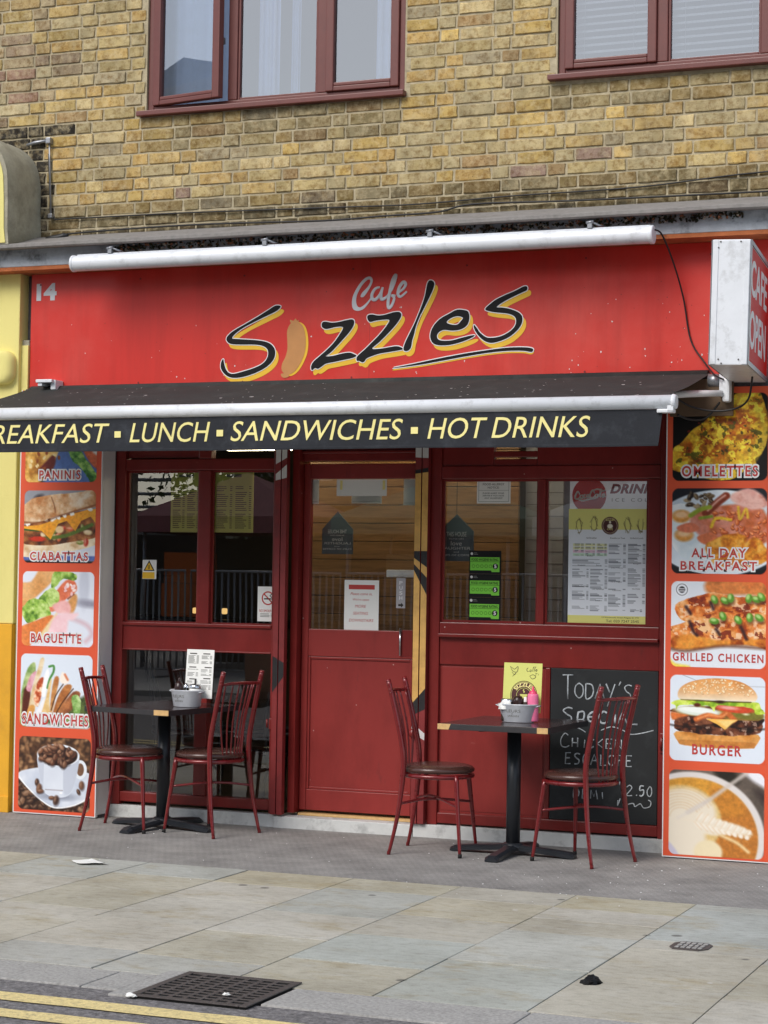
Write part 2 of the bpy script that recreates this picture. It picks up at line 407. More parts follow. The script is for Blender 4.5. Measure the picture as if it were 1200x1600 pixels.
M_['rubber'] = mat('black_rubber', rgb(30, 28, 28), 0.7, var=0.1)
M_['tabletop'] = mat('dark_laminate', rgb(58, 46, 46), 0.2, var=0.1, scale=8)
M_['tedge'] = mat('worn_black_edge', rgb(44, 42, 44), 0.6, var=0.2, scale=30)
M_['wood'] = mat('bare_chipboard', rgb(206, 168, 112), 0.7, var=0.15, scale=40)
M_['tpole'] = mat('black_powder_coat', rgb(34, 37, 42), 0.35, var=0.1, scale=12)
M_['zinc'] = mat('zinc_bucket', rgb(206, 210, 216), 0.38, metal=0.25, var=0.12, scale=14)
M_['slate'] = mat('chalkboard', rgb(26, 29, 31), 0.55, var=0.3, scale=4, dirt=(rgb(62, 66, 68), 0.5, 5))
M_['chalk'] = mat('white_chalk', rgb(176, 182, 186), 0.95, var=0.45, scale=60)
M_['inwall'] = mat('cafe_dark_wall', rgb(92, 84, 74), 0.8, var=0.1)
M_['infloor'] = mat('cafe_floor', rgb(70, 62, 56), 0.4, var=0.15)
M_['plank'] = mat('varnished_pine', rgb(158, 122, 80), 0.4, var=0.22, scale=7, stretch=(0.6, 1, 7), dirt=(rgb(96, 66, 40), 0.6, 3))
M_['ivory'] = mat('white_painted_brick', rgb(178, 184, 192), 0.7, var=0.08, scale=12)
M_['lamp'] = mat('lit_tube_and_fill', rgb(255, 244, 214), 0.5, var=0, emit=(rgb(255, 236, 196), 11.0))
M_['lamp_dim'] = mat('small_lamp', rgb(255, 220, 150), 0.5, var=0, emit=(rgb(255, 206, 130), .7))
M_['paper'] = mat('white_paper', rgb(236, 236, 232), 0.7, var=0.03)
M_['paper_y'] = mat('yellow_paper', rgb(214, 216, 120), 0.7, var=0.05)
M_['ink'] = mat('dark_ink', rgb(52, 46, 42), 0.7, var=0.05)
M_['inkgrey'] = mat('grey_ink', rgb(120, 120, 116), 0.7, var=0.05)
M_['brown_logo'] = mat('brown_logo_ink', rgb(74, 30, 30), 0.6, var=0.05)
M_['green'] = mat('lime_green_print', rgb(120, 205, 60), 0.45, var=0.04)
M_['cable'] = mat('black_cable', rgb(24, 23, 24), 0.5, var=0.1)
M_['cable_g'] = mat('grey_cable', rgb(150, 148, 146), 0.6, var=0.15, scale=30)
M_['pink'] = mat('pink_plastic', rgb(226, 70, 110), 0.35, var=0.05)
M_['brownsauce'] = mat('brown_plastic', rgb(48, 26, 24), 0.3, var=0.1)
M_['chrome'] = mat('chrome', rgb(205, 206, 208), 0.18, metal=0.95, var=0.05)
M_['slateblue'] = mat('house_board', rgb(96, 104, 112), 0.6, var=0.12)
M_['curtain'] = mat('net_curtain', rgb(164, 184, 216), 0.8, var=0.1, scale=4)
M_['blind'] = mat('venetian_slat', rgb(178, 184, 192), 0.4, var=0.05)
M_['room'] = mat('upper_room', rgb(112, 122, 140), 0.8, var=0.05)
G_low = glass('shop_glass', 0.085, (0.93, 0.95, 0.94), wave=0.02)
G_up = glass('upper_glass', 0.20, (0.85, 0.88, 0.9), wave=0.03)

def layered(name, rough, spec, layers, bumps, base=None):
    """Col attribute, then mix layers (kind, scale, detail, lo, hi, amount, colour or multiplier), then bumps (scale, strength)"""
    m = bpy.data.materials.new(name); m.use_nodes = True; n = m.node_tree.nodes; l = m.node_tree.links
    p = n['Principled BSDF']; p.inputs['Roughness'].default_value = rough; p.inputs['Specular IOR Level'].default_value = spec
    tc = n.new('ShaderNodeTexCoord'); a = n.new('ShaderNodeAttribute'); a.attribute_name = 'Col'; cs = a.outputs['Color']
    if base: a = n.new('ShaderNodeRGB'); a.outputs[0].default_value = (*base, 1); cs = a.outputs[0]
    for kind, sc, st, lo, hi, amt, col in layers:
        mp = n.new('ShaderNodeMapping'); mp.inputs['Scale'].default_value = st; mp.inputs['Location'].default_value = (sc * .37, sc * .11, 0); l.new(tc.outputs['Object'], mp.inputs['Vector'])
        if kind == 'v':
            t = n.new('ShaderNodeTexVoronoi'); t.inputs['Scale'].default_value = sc; t.inputs['Randomness'].default_value = 1; fac = t.outputs['Distance']
        else:
            t = n.new('ShaderNodeTexNoise'); t.inputs['Scale'].default_value = sc; t.inputs['Detail'].default_value = 9; t.inputs['Roughness'].default_value = .68; fac = t.outputs['Fac']
        l.new(mp.outputs[0], t.inputs['Vector'])
        mr = n.new('ShaderNodeMapRange'); mr.inputs[1].default_value = lo; mr.inputs[2].default_value = hi; mr.inputs[3].default_value = 0; mr.inputs[4].default_value = amt; l.new(fac, mr.inputs[0])
        mx = n.new('ShaderNodeMix'); mx.data_type = 'RGBA'; l.new(mr.outputs[0], mx.inputs[0]); l.new(cs, mx.inputs[6])
        if kind == 'm':
            mx.blend_type = 'MULTIPLY'
        mx.inputs[7].default_value = (*col, 1); cs = mx.outputs[2]
    l.new(cs, p.inputs['Base Color']); prev = None
    for sc, stg, dist in bumps:
        t = n.new('ShaderNodeTexNoise'); t.inputs['Scale'].default_value = sc; t.inputs['Detail'].default_value = 7; t.inputs['Roughness'].default_value = .65; l.new(tc.outputs['Object'], t.inputs['Vector'])
        b = n.new('ShaderNodeBump'); b.inputs['Strength'].default_value = stg; b.inputs['Distance'].default_value = dist; l.new(t.outputs['Fac'], b.inputs['Height'])
        if prev: l.new(prev, b.inputs['Normal'])
        prev = b.outputs[0]
    if prev: l.new(prev, p.inputs['Normal'])
    return m
one = (1, 1, 1)
M_['brick'] = layered('brick', .92, .12, [('n', 22, one, .45, .70, .6, rgb(204, 188, 150)), ('m', 34, one, .46, .66, .75, rgb(176, 152, 116)), ('n', 70, one, .60, .70, .8, rgb(84, 68, 50)), ('v', 95, one, .16, .05, .75, rgb(58, 50, 40)), ('n', 1.3, one, .50, .70, .35, rgb(112, 104, 84)), ('n', 9, (1, 1, .35), .60, .74, .45, rgb(150, 140, 116))], [(60, .45, .006), (190, .6, .004)])
M_['slab'] = layered('york_stone', .8, .28, [('m', 1.6, one, .42, .68, .6, rgb(196, 192, 184)), ('n', 2.4, (1, 1.6, 1), .54, .66, .55, rgb(160, 146, 112)), ('n', 5.5, (1, 2.4, 1), .55, .72, .45, rgb(196, 196, 192)), ('m', 16, (1, 2, 1), .48, .70, .45, rgb(176, 172, 166)), ('n', 11, one, .66, .72, .6, rgb(112, 106, 98)), ('v', 2.7, one, .075, .055, .75, rgb(92, 90, 86)), ('v', 3.3, one, .05, .035, .7, rgb(206, 206, 204)), ('m', 150, one, .4, .7, .4, rgb(180, 178, 174))], [(30, .12, .006), (140, .25, .003)])
for key, bs, rg in (('red', rgb(124, 35, 32), .30), ('red2', rgb(144, 46, 42), .38)):
    M_[key] = layered(key + '_joinery_paint', rg, .5, [('n', 2.2, one, .45, .72, .5, rgb(150, 52, 48)), ('m', 6, (1, 1, .4), .45, .72, .5, rgb(190, 168, 164)), ('n', 14, (1, 1, .3), .62, .72, .5, rgb(92, 40, 38)), ('n', 26, (.4, 1, 1), .66, .74, .5, rgb(164, 92, 86)), ('v', 7.5, one, .035, .025, .9, rgb(206, 176, 168))], [(5, .10, .01), (60, .06, .003)], base=bs)
M_['yellow_wall'] = layered('pale_yellow_masonry', .8, .2, [('n', 1.8, (1, 1, .4), .48, .72, .5, rgb(206, 192, 118)), ('n', 7, (1, 1, .25), .64, .78, .35, rgb(186, 170, 112))], [(30, .25, .006), (120, .2, .003)], base=rgb(232, 220, 140))
M_['fascia'] = layered('red_sign_board', .36, .5, [('n', .9, one, .46, .70, .42, rgb(216, 104, 92)), ('m', 4.5, (1, 1, .10), .48, .76, .45, rgb(190, 170, 168)), ('n', 5, one, .62, .75, .3, rgb(176, 60, 54)), ('v', 9, one, .03, .02, .8, rgb(120, 40, 36))], [(3, .05, .01), (40, .03, .002)], base=rgb(206, 48, 38))
# ------------------------------------------------------------------ ground
def hole_frame(mb, X0, X1, Y0, Y1, hx0, hx1, hy0, hy1, z0, z1): 
    mb.box(X0, hx0, Y0, Y1, z0, z1); mb.box(hx1, X1, Y0, Y1, z0, z1)
    mb.box(hx0, hx1, Y0, hy0, z0, z1); mb.box(hx0, hx1, hy1, Y1, z0, z1)
# bedding sheet, road, opposite pavement
struct(bm_box('ground', M_['joint'], None, -60, 60, -4.2, 0.3, -0.3, -0.012))
struct(bm_box('road', M_['asphalt'], None, -60, 60, -11.0, -4.44, -0.3, -0.007))
struct(bm_box('opposite_pavement', M_['kerb'], None, -60, 60, -60, -11.0, -0.3, 0.06))
# dark patterned strip in front of the shop
mS = bpy.data.materials.new('patterned_paving'); mS.use_nodes = True
def patterned(m):
    n = m.node_tree.nodes; l = m.node_tree.links; p = n['Principled BSDF']; p.inputs['Roughness'].default_value = 0.85; p.inputs['Specular IOR Level'].default_value = 0.3
    tc = n.new('ShaderNodeTexCoord')
    hs = []
    for ang in (28, -28):
        mp = n.new('ShaderNodeMapping'); mp.inputs['Rotation'].default_value = (0, 0, R(ang)); l.new(tc.outputs['Object'], mp.inputs['Vector'])
        wv = n.new('ShaderNodeTexWave'); wv.inputs['Scale'].default_value = 9; wv.inputs['Distortion'].default_value = 1.2; wv.inputs['Detail'].default_value = 2
        l.new(mp.outputs[0], wv.inputs['Vector']); hs.append(wv)
    mm = n.new('ShaderNodeMath'); mm.operation = 'MULTIPLY'; l.new(hs[0].outputs['Fac'], mm.inputs[0]); l.new(hs[1].outputs['Fac'], mm.inputs[1])
    t1 = n.new('ShaderNodeTexNoise'); t1.inputs['Scale'].default_value = 3.0; t1.inputs['Detail'].default_value = 9; t1.inputs['Roughness'].default_value = 0.7; l.new(tc.outputs['Object'], t1.inputs['Vector'])
    t2 = n.new('ShaderNodeTexNoise'); t2.inputs['Scale'].default_value = 140; t2.inputs['Detail'].default_value = 3; l.new(tc.outputs['Object'], t2.inputs['Vector'])
    a1 = n.new('ShaderNodeMath'); a1.operation = 'MULTIPLY_ADD'; a1.inputs[1].default_value = 0.10; l.new(mm.outputs[0], a1.inputs[0]); l.new(t1.outputs['Fac'], a1.inputs[2])
    a2 = n.new('ShaderNodeMath'); a2.operation = 'MULTIPLY_ADD'; a2.inputs[1].default_value = 0.55; l.new(t2.outputs['Fac'], a2.inputs[0]); l.new(a1.outputs[0], a2.inputs[2])
    cr = n.new('ShaderNodeValToRGB'); l.new(a2.outputs[0], cr.inputs[0])
    cr.color_ramp.elements[0].position = 0.5; cr.color_ramp.elements[0].color = (*rgb(104, 102, 100), 1)
    cr.color_ramp.elements[1].position = 1.15; cr.color_ramp.elements[1].color = (*rgb(158, 155, 151), 1)
    l.new(cr.outputs[0], p.inputs['Base Color'])
    b = n.new('ShaderNodeBump'); b.inputs['Strength'].default_value = 0.7; b.inputs['Distance'].default_value = 0.008
    l.new(a2.outputs[0], b.inputs['Height']); l.new(b.outputs[0], p.inputs['Normal'])
patterned(mS)
struct(bm_box('forecourt', mS, None, -60, 60, -1.57, 0.25, -0.01, 0.0))
# flagstones: continuous joints run away from the street, cross joints are staggered
mb = MB(); rs = random.Random(5)
strips = [(-2.41, -1.26, [-2.05, -2.9, -3.5]), (-1.26, -0.68, [-2.2, -2.95, -3.4]), (-0.68, -0.11, [-1.95, -2.95, -3.25, -3.8]), (-0.11, .47, [-1.98, -2.48, -3.12, -3.76]), (.47, 1.04, [-1.9, -2.62, -3.2, -3.79]),
          (1.04, 1.62, [-1.93, -2.46, -3.0, -3.6]), (1.62, 2.20, [-1.95, -2.27, -2.62, -3.36]), (2.20, 2.77, [-1.72, -2.57, -2.78, -3.5]),
          (2.77, 3.92, [-1.9, -2.9, -3.6]), (3.92, 4.5, [-2.3, -3.2]), (4.5, 5.65, [-1.9, -2.6, -3.4])]
x = -2.41
while x > -9: strips.append((x - 1.15, x, [-1.57 - 2.55 * q for q in sorted(rs.uniform(.1, .95) for _ in range(3))])); x -= 1.15
slabcols = [(178, 173, 158), (170, 168, 158), (186, 183, 174), (162, 170, 170), (172, 168, 150), (156, 166, 168), (180, 178, 170), (150, 152, 150)]
fixed = {(-0.11, 0): (178, 170, 142), (.47, 0): (176, 172, 150), (.47, 2): (184, 182, 174), (-.11, 3): (184, 180, 170), (1.04, 1): (176, 170, 148), (1.04, 3): (160, 172, 172), (1.62, 0): (166, 160, 134), (1.62, 2): (168, 164, 150), (1.62, 3): (172, 178, 176),
         (1.62, 4): (162, 172, 170), (2.2, 1): (158, 170, 174), (2.2, 3): (176, 172, 158), (2.2, 4): (174, 170, 156), (-0.11, 1): (186, 183, 174), (-0.11, 2): (182, 180, 172), (-.11, 4): (160, 164, 164), (.47, 4): (164, 168, 166)}
for x0, x1, ys in strips:
    yy = [-1.57] + sorted(ys, reverse=True) + [-4.135]
    for k in range(len(yy) - 1):
        c0_ = fixed.get((x0, k), slabcols[rs.randrange(len(slabcols))]); c = rgb(*[min(240, (v * .50 + u * .50) * 1.06) for v, u in zip(c0_, (180, 175, 162))])
        g = rs.uniform(.0015, .0035); dz = rs.uniform(-0.0015, 0.0015)
        mb.box(x0 + g, x1 - g, yy[k + 1] + g, yy[k] - g, -0.02, dz, bev=0.003, col=c)
struct(mb.build('pavement', M_['slab'], colors=True))
# kerb stones, interrupted by the drain
mb = MB(); x = -9.3
cuts = [(-9.3, 0.76), (1.32, 8.0)]
for a, b in cuts:
    x = a
    while x < b - 0.05:
        L = min(0.9, b - x); mb.box(x + .002, x + L - .002, -4.44, -4.139, -0.12, 0.0 + rs.uniform(-.001, .001), bev=0.008); x += L
mb.box(0.76, 0.835, -4.52, -4.05, -0.1, 0.002, bev=0.006)
struct(mb.build('kerb', M_['kerb']))
for k, (ya, yb) in enumerate(((-4.64, -4.755), (-4.875, -4.985))):
    mb = MB(); n_ = 160; pts = []
    for i in range(n_ + 1):
        xx = -12 + 24 * i / n_
        pts += [(xx, ya + rs.uniform(-.006, .006), -0.003), (xx, yb + rs.uniform(-.006, .006), -0.003)]
    mb.grid(pts, n_ + 1, 2, smooth=False)
    o = struct(mb.build('road_marking', M_['yline']))

# gully grate let into the kerb line
g = wthing('drain_grate', 'square cast iron drain grate set in the kerb line beside the yellow lines', 'drain', (1.08, -4.28, 0))
bm_box('pit_shade_plate', M_['pit_shade_plate'], g, 0.85, 1.305, -4.52, -4.06, -0.05, 0.0012)  # flush plate; the dark of the hole is painted on as black
mb = MB(); X0, X1, Y0, Y1 = 0.845, 1.31, -4.525, -4.055
for a in (X0, X1 - .03): mb.box(a, a + .03, Y0, Y1, 0.0015, .0065, bev=.002)
for a in (Y0, Y1 - .03): mb.box(X0 + .031, X1 - .031, a, a + .03, 0.0015, .0065, bev=.002)
mb.build('frame', M_['iron'], g)
mb = MB()
for k in range(1, 7):
    xx = X0 + .03 + k * (X1 - X0 - .06) / 7; mb.box(xx - .009, xx + .009, Y0 + .031, Y1 - .031, .0015, .0055, bev=.001)
for k in range(1, 10):
    yy = Y0 + .03 + k * (Y1 - Y0 - .06) / 10; mb.box(X0 + .031, X1 - .031, yy - .0065, yy + .0065, .002, .005, bev=.001)
mb.build('grille', M_['iron'], g)
# small surface box lid in the flags
g = wthing('stopcock_cover', 'small eight-sided cast iron stopcock lid set in the pale flagstones', 'cover', (2.43, -2.655, 0))
lp = [(2.35, -2.70), (2.375, -2.745), (2.48, -2.745), (2.51, -2.70), (2.51, -2.61), (2.48, -2.565), (2.375, -2.565), (2.35, -2.61)]
mb = MB(); mb.face([(a, b, .004) for a, b in lp])
for k in range(8):
    (a, b), (c, d) = lp[k], lp[(k + 1) % 8]; mb.face([(a, b, .004), (c, d, .004), (c, d, -.002), (a, b, -.002)])
mb.build('lid', M_['iron'], g)
mb = MB()
for k in range(5):
    for j in range(3):
        mb.box(2.375 + k * .024, 2.39 + k * .024 + rs.uniform(0, .005), -2.72 + j * .05, -2.69 + j * .05, .0042, .007, bev=.001)
mb.build('tread', M_['kerb'], g)
# litter
def crumple(name, label, cat, loc, sx, sy, sz, m, seed, flat=False):
    rr = random.Random(seed); bm = bmesh.new(); bmesh.ops.create_icosphere(bm, subdivisions=3, radius=1)
    for v in bm.verts:
        q = mnoise.noise(v.co * 1.7 + Vector((seed, 0, 0))) * .5 + mnoise.noise(v.co * 4 + Vector((0, seed, 0))) * .25
        v.co *= 1 + q; v.co = Vector((v.co.x * sx, v.co.y * sy, max(0, v.co.z) * sz + .001))
    me = bpy.data.meshes.new(name); bm.to_mesh(me); bm.free(); me.materials.append(m)
    o = bpy.data.objects.new(name, me); COL.objects.link(o); o.location = loc; return tag(o, label, cat)
crumple('plastic_scrap', 'crumpled black plastic scrap lying on the flagstones', 'litter', (2.265, -3.56, 0), .034, .05, .022, M_['black'], 4)
mb = MB(); nU = 8; pts = []
for i in range(nU):
    for j in range(nU):
        u, v = i / (nU - 1), j / (nU - 1)
        p = Vector((-1.04, -1.75, 0)) + u * Vector((.10, -.09, 0)) + v * Vector((.10, .07, 0)) 
        pts.append((p.x + v * u * .03, p.y, .006 + .012 * abs(mnoise.noise(Vector((u * 3, v * 3, 1)))) + .02 * (u - .5) ** 2))
mb.grid(pts, nU, nU)
tag(mb.build('paper_scrap', M_['paper']), 'torn white paper napkin lying on the pavement near the left table', 'litter')
crumple('cigarette_packet', 'scrap of pale blue-white litter beside the corner of the drain grate', 'litter', (0.86, -4.53, 0), .022, .012, .012, M_['paper'], 9)
crumple('plastic_wrapper', 'small pale wrapper caught on the drain grate bars', 'litter', (1.17, -4.40, .011), .014, .012, .006, M_['paper'], 12)
mb = MB(); rr = random.Random(11)
for k in range(130):
    x, y = rr.uniform(-2.4, 3.2), -0.1 - 1.9 * rr.random() ** 1.1
    if k > 90: x, y = rr.uniform(0.9, 3.0), rr.uniform(-1.5, -.4)
    r_ = rr.uniform(.002, .005) * (1.7 if k > 124 else 1)
    pts = [(x + r_ * math.cos(a + .3) * rr.uniform(.6, 1.4), y + r_ * math.sin(a) * rr.uniform(.6, 1.4), .002) for a in (0, 1.2, 2.5, 3.8, 5.1)]
    mb.face(pts); tp = (x, y, .002 + r_ * .6)
    for i in range(5): mb.face([pts[i], pts[(i + 1) % 5], tp])
tag(mb.build('crumbs', M_['whitep']), 'tiny pale crumbs and grit scattered over the forecourt paving', 'litter', kind='stuff')

# ------------------------------------------------------------------ the building
B = wthing('cafe_building', 'yellow stock brick building with a red cafe shopfront below brown framed windows', 'building', (-0.1, 0.1, 0))
WIN = [dict(x0=-1.715, x1=0.012, z0=4.372, z1=5.60), dict(x0=0.952, x1=2.69, z0=4.388, z1=5.60)]
WX0, WX1, WZ0, WZ1 = -6.0, 5.2, 3.45, 6.4
def in_open(x, z):
    return any(q['x0'] < x < q['x1'] and q['z0'] < z < q['z1'] for q in WIN)
# wall core with openings, faced with mortar
mb = MB(); yb0, yb1 = 0.108, 0.34
w1, w2 = WIN
mb.box(WX0, WX1, yb0, yb1, WZ0, w1['z0']); mb.box(WX0, WX1, yb0, yb1, w1['z1'], WZ1)
mb.box(WX0, w1['x0'], yb0, yb1, w1['z0'], w1['z1']); mb.box(w1['x1'], w2['x0'], yb0, yb1, w1['z0'], w1['z1']); mb.box(w2['x1'], WX1, yb0, yb1, w1['z0'], w1['z1'])
mb.box(w2['x0'], w2['x1'], yb0, yb1, w1['z0'], w2['z0'])
wall = mb.build('wall', M_['mortar'], B)
pal = [((192, 158, 90), 7), ((200, 164, 84), 5), ((184, 146, 78), 4), ((198, 176, 124), 6), ((172, 156, 114), 5), ((156, 122, 78), 1.5), ((184, 162, 106), 6), ((150, 138, 112), 1.5), ((140, 110, 104), .5), ((122, 104, 84), .5)]
pal_old = [((168, 140, 88), 5), ((150, 130, 100), 5), ((178, 150, 84), 3), ((150, 112, 100), 3), ((124, 104, 88), 2), ((182, 168, 130), 3)]
def pick(p, rr):
    t = rr.uniform(0, sum(q[1] for q in p))
    for c, w_ in p:
        t -= w_
        if t <= 0: return c
    return p[0][0]
mb = MB(); rr = random.Random(21)
def brick(xa, xb, za, zb, col):
    """one brick: slightly uneven outline, soft arris, mottled face"""
    nx = 5 if xb - xa > .15 else 3; nz_ = 3
    y0 = .10 + rr.uniform(-.003, .004); tilt = rr.uniform(-.002, .002); gr = []
    bw = [rr.uniform(.82, 1.16) for _ in range(6)]; cl = []
    for i in range(nx + 2):
        for j in range(nz_ + 2):
            ui = (0, .016 if nx == 5 else .034, *[q / (nx - 1) for q in range(1, nx - 1)], .984 if nx == 5 else .966, 1)[i]
            vj = (0, .06, .5, .94, 1)[j]
            ed = i in (0, nx + 1) or j in (0, nz_ + 1)
            x = xa + (xb - xa) * ui; z = za + (zb - za) * vj
            if ed: x += rr.uniform(-.003, .003); z += rr.uniform(-.0028, .0028)
            cor = i in (0, nx + 1) and j in (0, nz_ + 1)
            if cor: x += (.004 if i == 0 else -.004) * rr.random(); z += (.005 if j == 0 else -.005) * rr.random()
            y = y0 + (.004 if ed else 0) + (.009 if cor and rr.random() < .4 else 0) + tilt * ui + rr.uniform(-.0008, .0008)
            gr.append((x, y, z)); cl.append(bw[min(i, 5)] * rr.uniform(.93, 1.07))
    ny = nz_ + 2; i0 = len(mb.v); mb.v += gr
    for i in range(nx + 1):
        for j in range(nz_ + 1):
            ids = (i * ny + j, (i + 1) * ny + j, (i + 1) * ny + j + 1, i * ny + j + 1)
            mb.f.append(tuple(i0 + q for q in ids)); mb.sm.append(False)
            mb.c.append([tuple(min(1, c * cl[q]) for c in col) for q in ids])
    # sides back into the mortar
    per = [i * ny for i in range(nx + 2)] + [(nx + 1) * ny + j for j in range(1, ny)] + [i * ny + ny - 1 for i in range(nx, -1, -1)] + [j for j in range(ny - 2, 0, -1)]
    back = [(gr[q][0], .112, gr[q][2]) for q in per]; b0 = len(mb.v); mb.v += back
    for k in range(len(per)):
        k2 = (k + 1) % len(per)
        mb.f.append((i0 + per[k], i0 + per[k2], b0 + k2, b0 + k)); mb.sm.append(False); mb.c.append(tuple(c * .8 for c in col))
C_H = .0755; zc = 4.036 - 6 * C_H; course = 0
while zc + C_H < WZ1:
    za, zb = zc + .0065, zc + C_H - .0050
    x = WX0 + (.0 if course % 2 else -.169); long_ = course % 2 == 0
    seam = -2.30 + (.0 if (course // 3) % 2 else -.12)
    x += rr.uniform(-.02, .02)
    while x < WX1:
        L = (.221 if long_ else .108) + rr.uniform(-.006, .006); xa, xb = x + .0050, x + L
        x += L + .008; long_ = not long_
        segs = [(xa, xb)]
        for q in WIN:
            if q['z0'] - .025 < (za + zb) / 2 < q['z1'] + .02:
                ns = []
                for a, b in segs:
                    if b <= q['x0'] - .012 or a >= q['x1'] + .012: ns.append((a, b)); continue
                    if a < q['x0'] - .012: ns.append((a, q['x0'] - .012))
                    if b > q['x1'] + .012: ns.append((q['x1'] + .012, b))
                segs = ns
        for a, b in segs:
            if b - a < .03: continue
            old = (a + b) / 2 < seam
            c = pick(pal_old if old else pal, rr); k = rr.uniform(.88, 1.04); c = tuple(c[q] * .68 + (186, 172, 140)[q] * .36 for q in range(3))
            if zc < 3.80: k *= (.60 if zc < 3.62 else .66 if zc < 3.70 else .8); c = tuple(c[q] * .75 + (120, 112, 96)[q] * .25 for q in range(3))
            if old and -2.75 < (a + b) / 2 < -2.33 and 3.7 < zc < 4.28: k *= .55; c = (104, 98, 90)
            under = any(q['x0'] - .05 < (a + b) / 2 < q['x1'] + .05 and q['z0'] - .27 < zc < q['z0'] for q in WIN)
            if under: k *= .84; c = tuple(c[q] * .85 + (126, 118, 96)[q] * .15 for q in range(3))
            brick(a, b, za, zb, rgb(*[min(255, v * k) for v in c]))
    zc += C_H; course += 1
mb.build('bricks', M_['brick'], wall, colors=True)

# upper windows
def window(q, lights, openleft, blinds):
    x0, x1, z0, z1 = q['x0'], q['x1'], q['z0'], q['z1']; yf, yb = .125, .19
    mb = MB(); fw = .042
    xs = [l[0] for l in lights]
    mb.box(x0 + .002, x0 + fw, yf, yb, z0, z1 - .002, .006); mb.box(x1 - fw, x1 - .002, yf, yb, z0, z1 - .002, .006)
    mb.box(x0 + fw + .001, x1 - fw - .001, yf + .001, yb, z1 - fw, z1 - .003, .006); mb.box(x0 + fw + .001, x1 - fw - .001, yf + .001, yb, z0, z0 + .035, .006)
    for l in lights[1:]:
        mb.box(l[0] - .062, l[0], yf + .001, yb, z0 + .036, z1 - fw - .001, .006)
    fr = mb.build('window', M_['frame'], B)
    for k, (a, b, cas) in enumerate(lights):
        mbc = MB(); gb = z0 + .036; gt = z1 - fw - .002
        if cas:
            t = .052; yo = yf - .018
            P = [(a, a + t), (b - t, b)]
            for p in P: mbc.box(p[0], p[1], yo, yo + .05, gb, gt, .006)
            mbc.box(a + t + .001, b - t - .001, yo + .001, yo + .05, gb, gb + .028, .005); mbc.box(a + t + .001, b - t - .001, yo + .004, yo + .05, gb + .029, gb + t, .006); mbc.box(a + t + .001, b - t - .001, yo + .001, yo + .05, gt - t, gt, .006)
            gx0, gx1, gz0, gz1, yg = a + t, b - t, gb + t, gt - t, yo + .028
        else:
            t = .014
            mbc.box(a + .001, a + t, yf + .012, yb - .02, gb, gt, .003); mbc.box(b - t, b - .001, yf + .012, yb - .02, gb, gt, .003); mbc.box(a + t + .001, b - t - .001, yf + .013, yb - .02, gb, gb + t, .003)
            gx0, gx1, gz0, gz1, yg = a + t, b - t, gb + t, gt, yf + .03
        ob = mbc.build('casement' if cas else 'bead', M_['frame'], fr)
        pm = MB(); pm.face([(gx0, yg, gz0), (gx1, yg, gz0), (gx1, yg, gz1), (gx0, yg, gz1)])
        pn = pm.build('pane', G_up, fr)
        if cas and openleft and k == 0:
            piv = Vector((a, yf, 0)); rot = Matrix.Translation(piv) @ Matrix.Rotation(R(-9.5), 4, 'Z') @ Matrix.Translation(-piv)
            ob.data.transform(rot); pn.data.transform(rot)
            hm = MB(); hm.box(b - .03, b - .012, yf - .03, yf - .012, 4.75, 4.79); hm.build('catch', M_['steel'], fr)
    sl = MB(); sl.box(x0 - .045, x1 + .012, .055, .2, z0 - .034, z0 - .002, .005)
    sl.build('sill', M_['frame'], fr)
    bd = MB(); xa, xb = x0 + fw, x1 - fw
    if blinds:
        z = z0 + .06; k = 0
        while z < z1:
            bd.face([(xa, .215, z), (xb, .215, z), (xb, .240, z + .021), (xa, .240, z + .021)]); z += .041
        for xx in (x0 + .13, x0 + .42, x0 + .72, x0 + 1.1): bd.tube([(xx, .212, z0 + .05), (xx, .212, z1)], .0012, 4)
        bd.build('blind', M_['blind'], fr)
    else:
        # net curtain with folds, drawn back in places
        for (ca, cb, amp) in ((xa, xa + .47, .010), (xa + .48, xa + .50, .003), (xa + .66, xa + .80, .016), (xa + .88, xa + .94, .01), (xb - .20, xb - .02, .012)):
            n_ = 28; pts = []
            for i in range(n_ + 1):
                u = i / n_; x = ca + (cb - ca) * u; y = .25 + amp * math.sin(u * 22) + amp * .5 * math.sin(u * 51)
                pts += [(x, y, z0 + .03), (x, y + .004, (z0 + z1) / 2), (x, y, z1)]
            bd.grid(pts, n_ + 1, 3)
        bd.build('curtain', M_['curtain'], fr)
window(w1, [(-1.672, -1.165, True), (-1.100, -.565, False), (-.503, -.030, True)], True, False)
window(w2, [(.994, 1.530, True), (1.592, 2.117, False), (2.179, 2.648, True)], False, True)
# room behind the upper windows
mb = MB()
for x0, x1 in ((-1.9, .2), (.8, 2.9)):
    mb.box(x0, x1, 2.4, 2.5, 4.1, 5.9); mb.box(x0 - .05, x0, .34, 2.5, 4.1, 5.9); mb.box(x1, x1 + .05, .34, 2.5, 4.1, 5.9)
    mb.box(x0, x1, .34, 2.4, 5.85, 5.9); mb.box(x0, x1, .34, 2.4, 4.1, 4.15)
mb.build('upper_room', M_['room'], B)

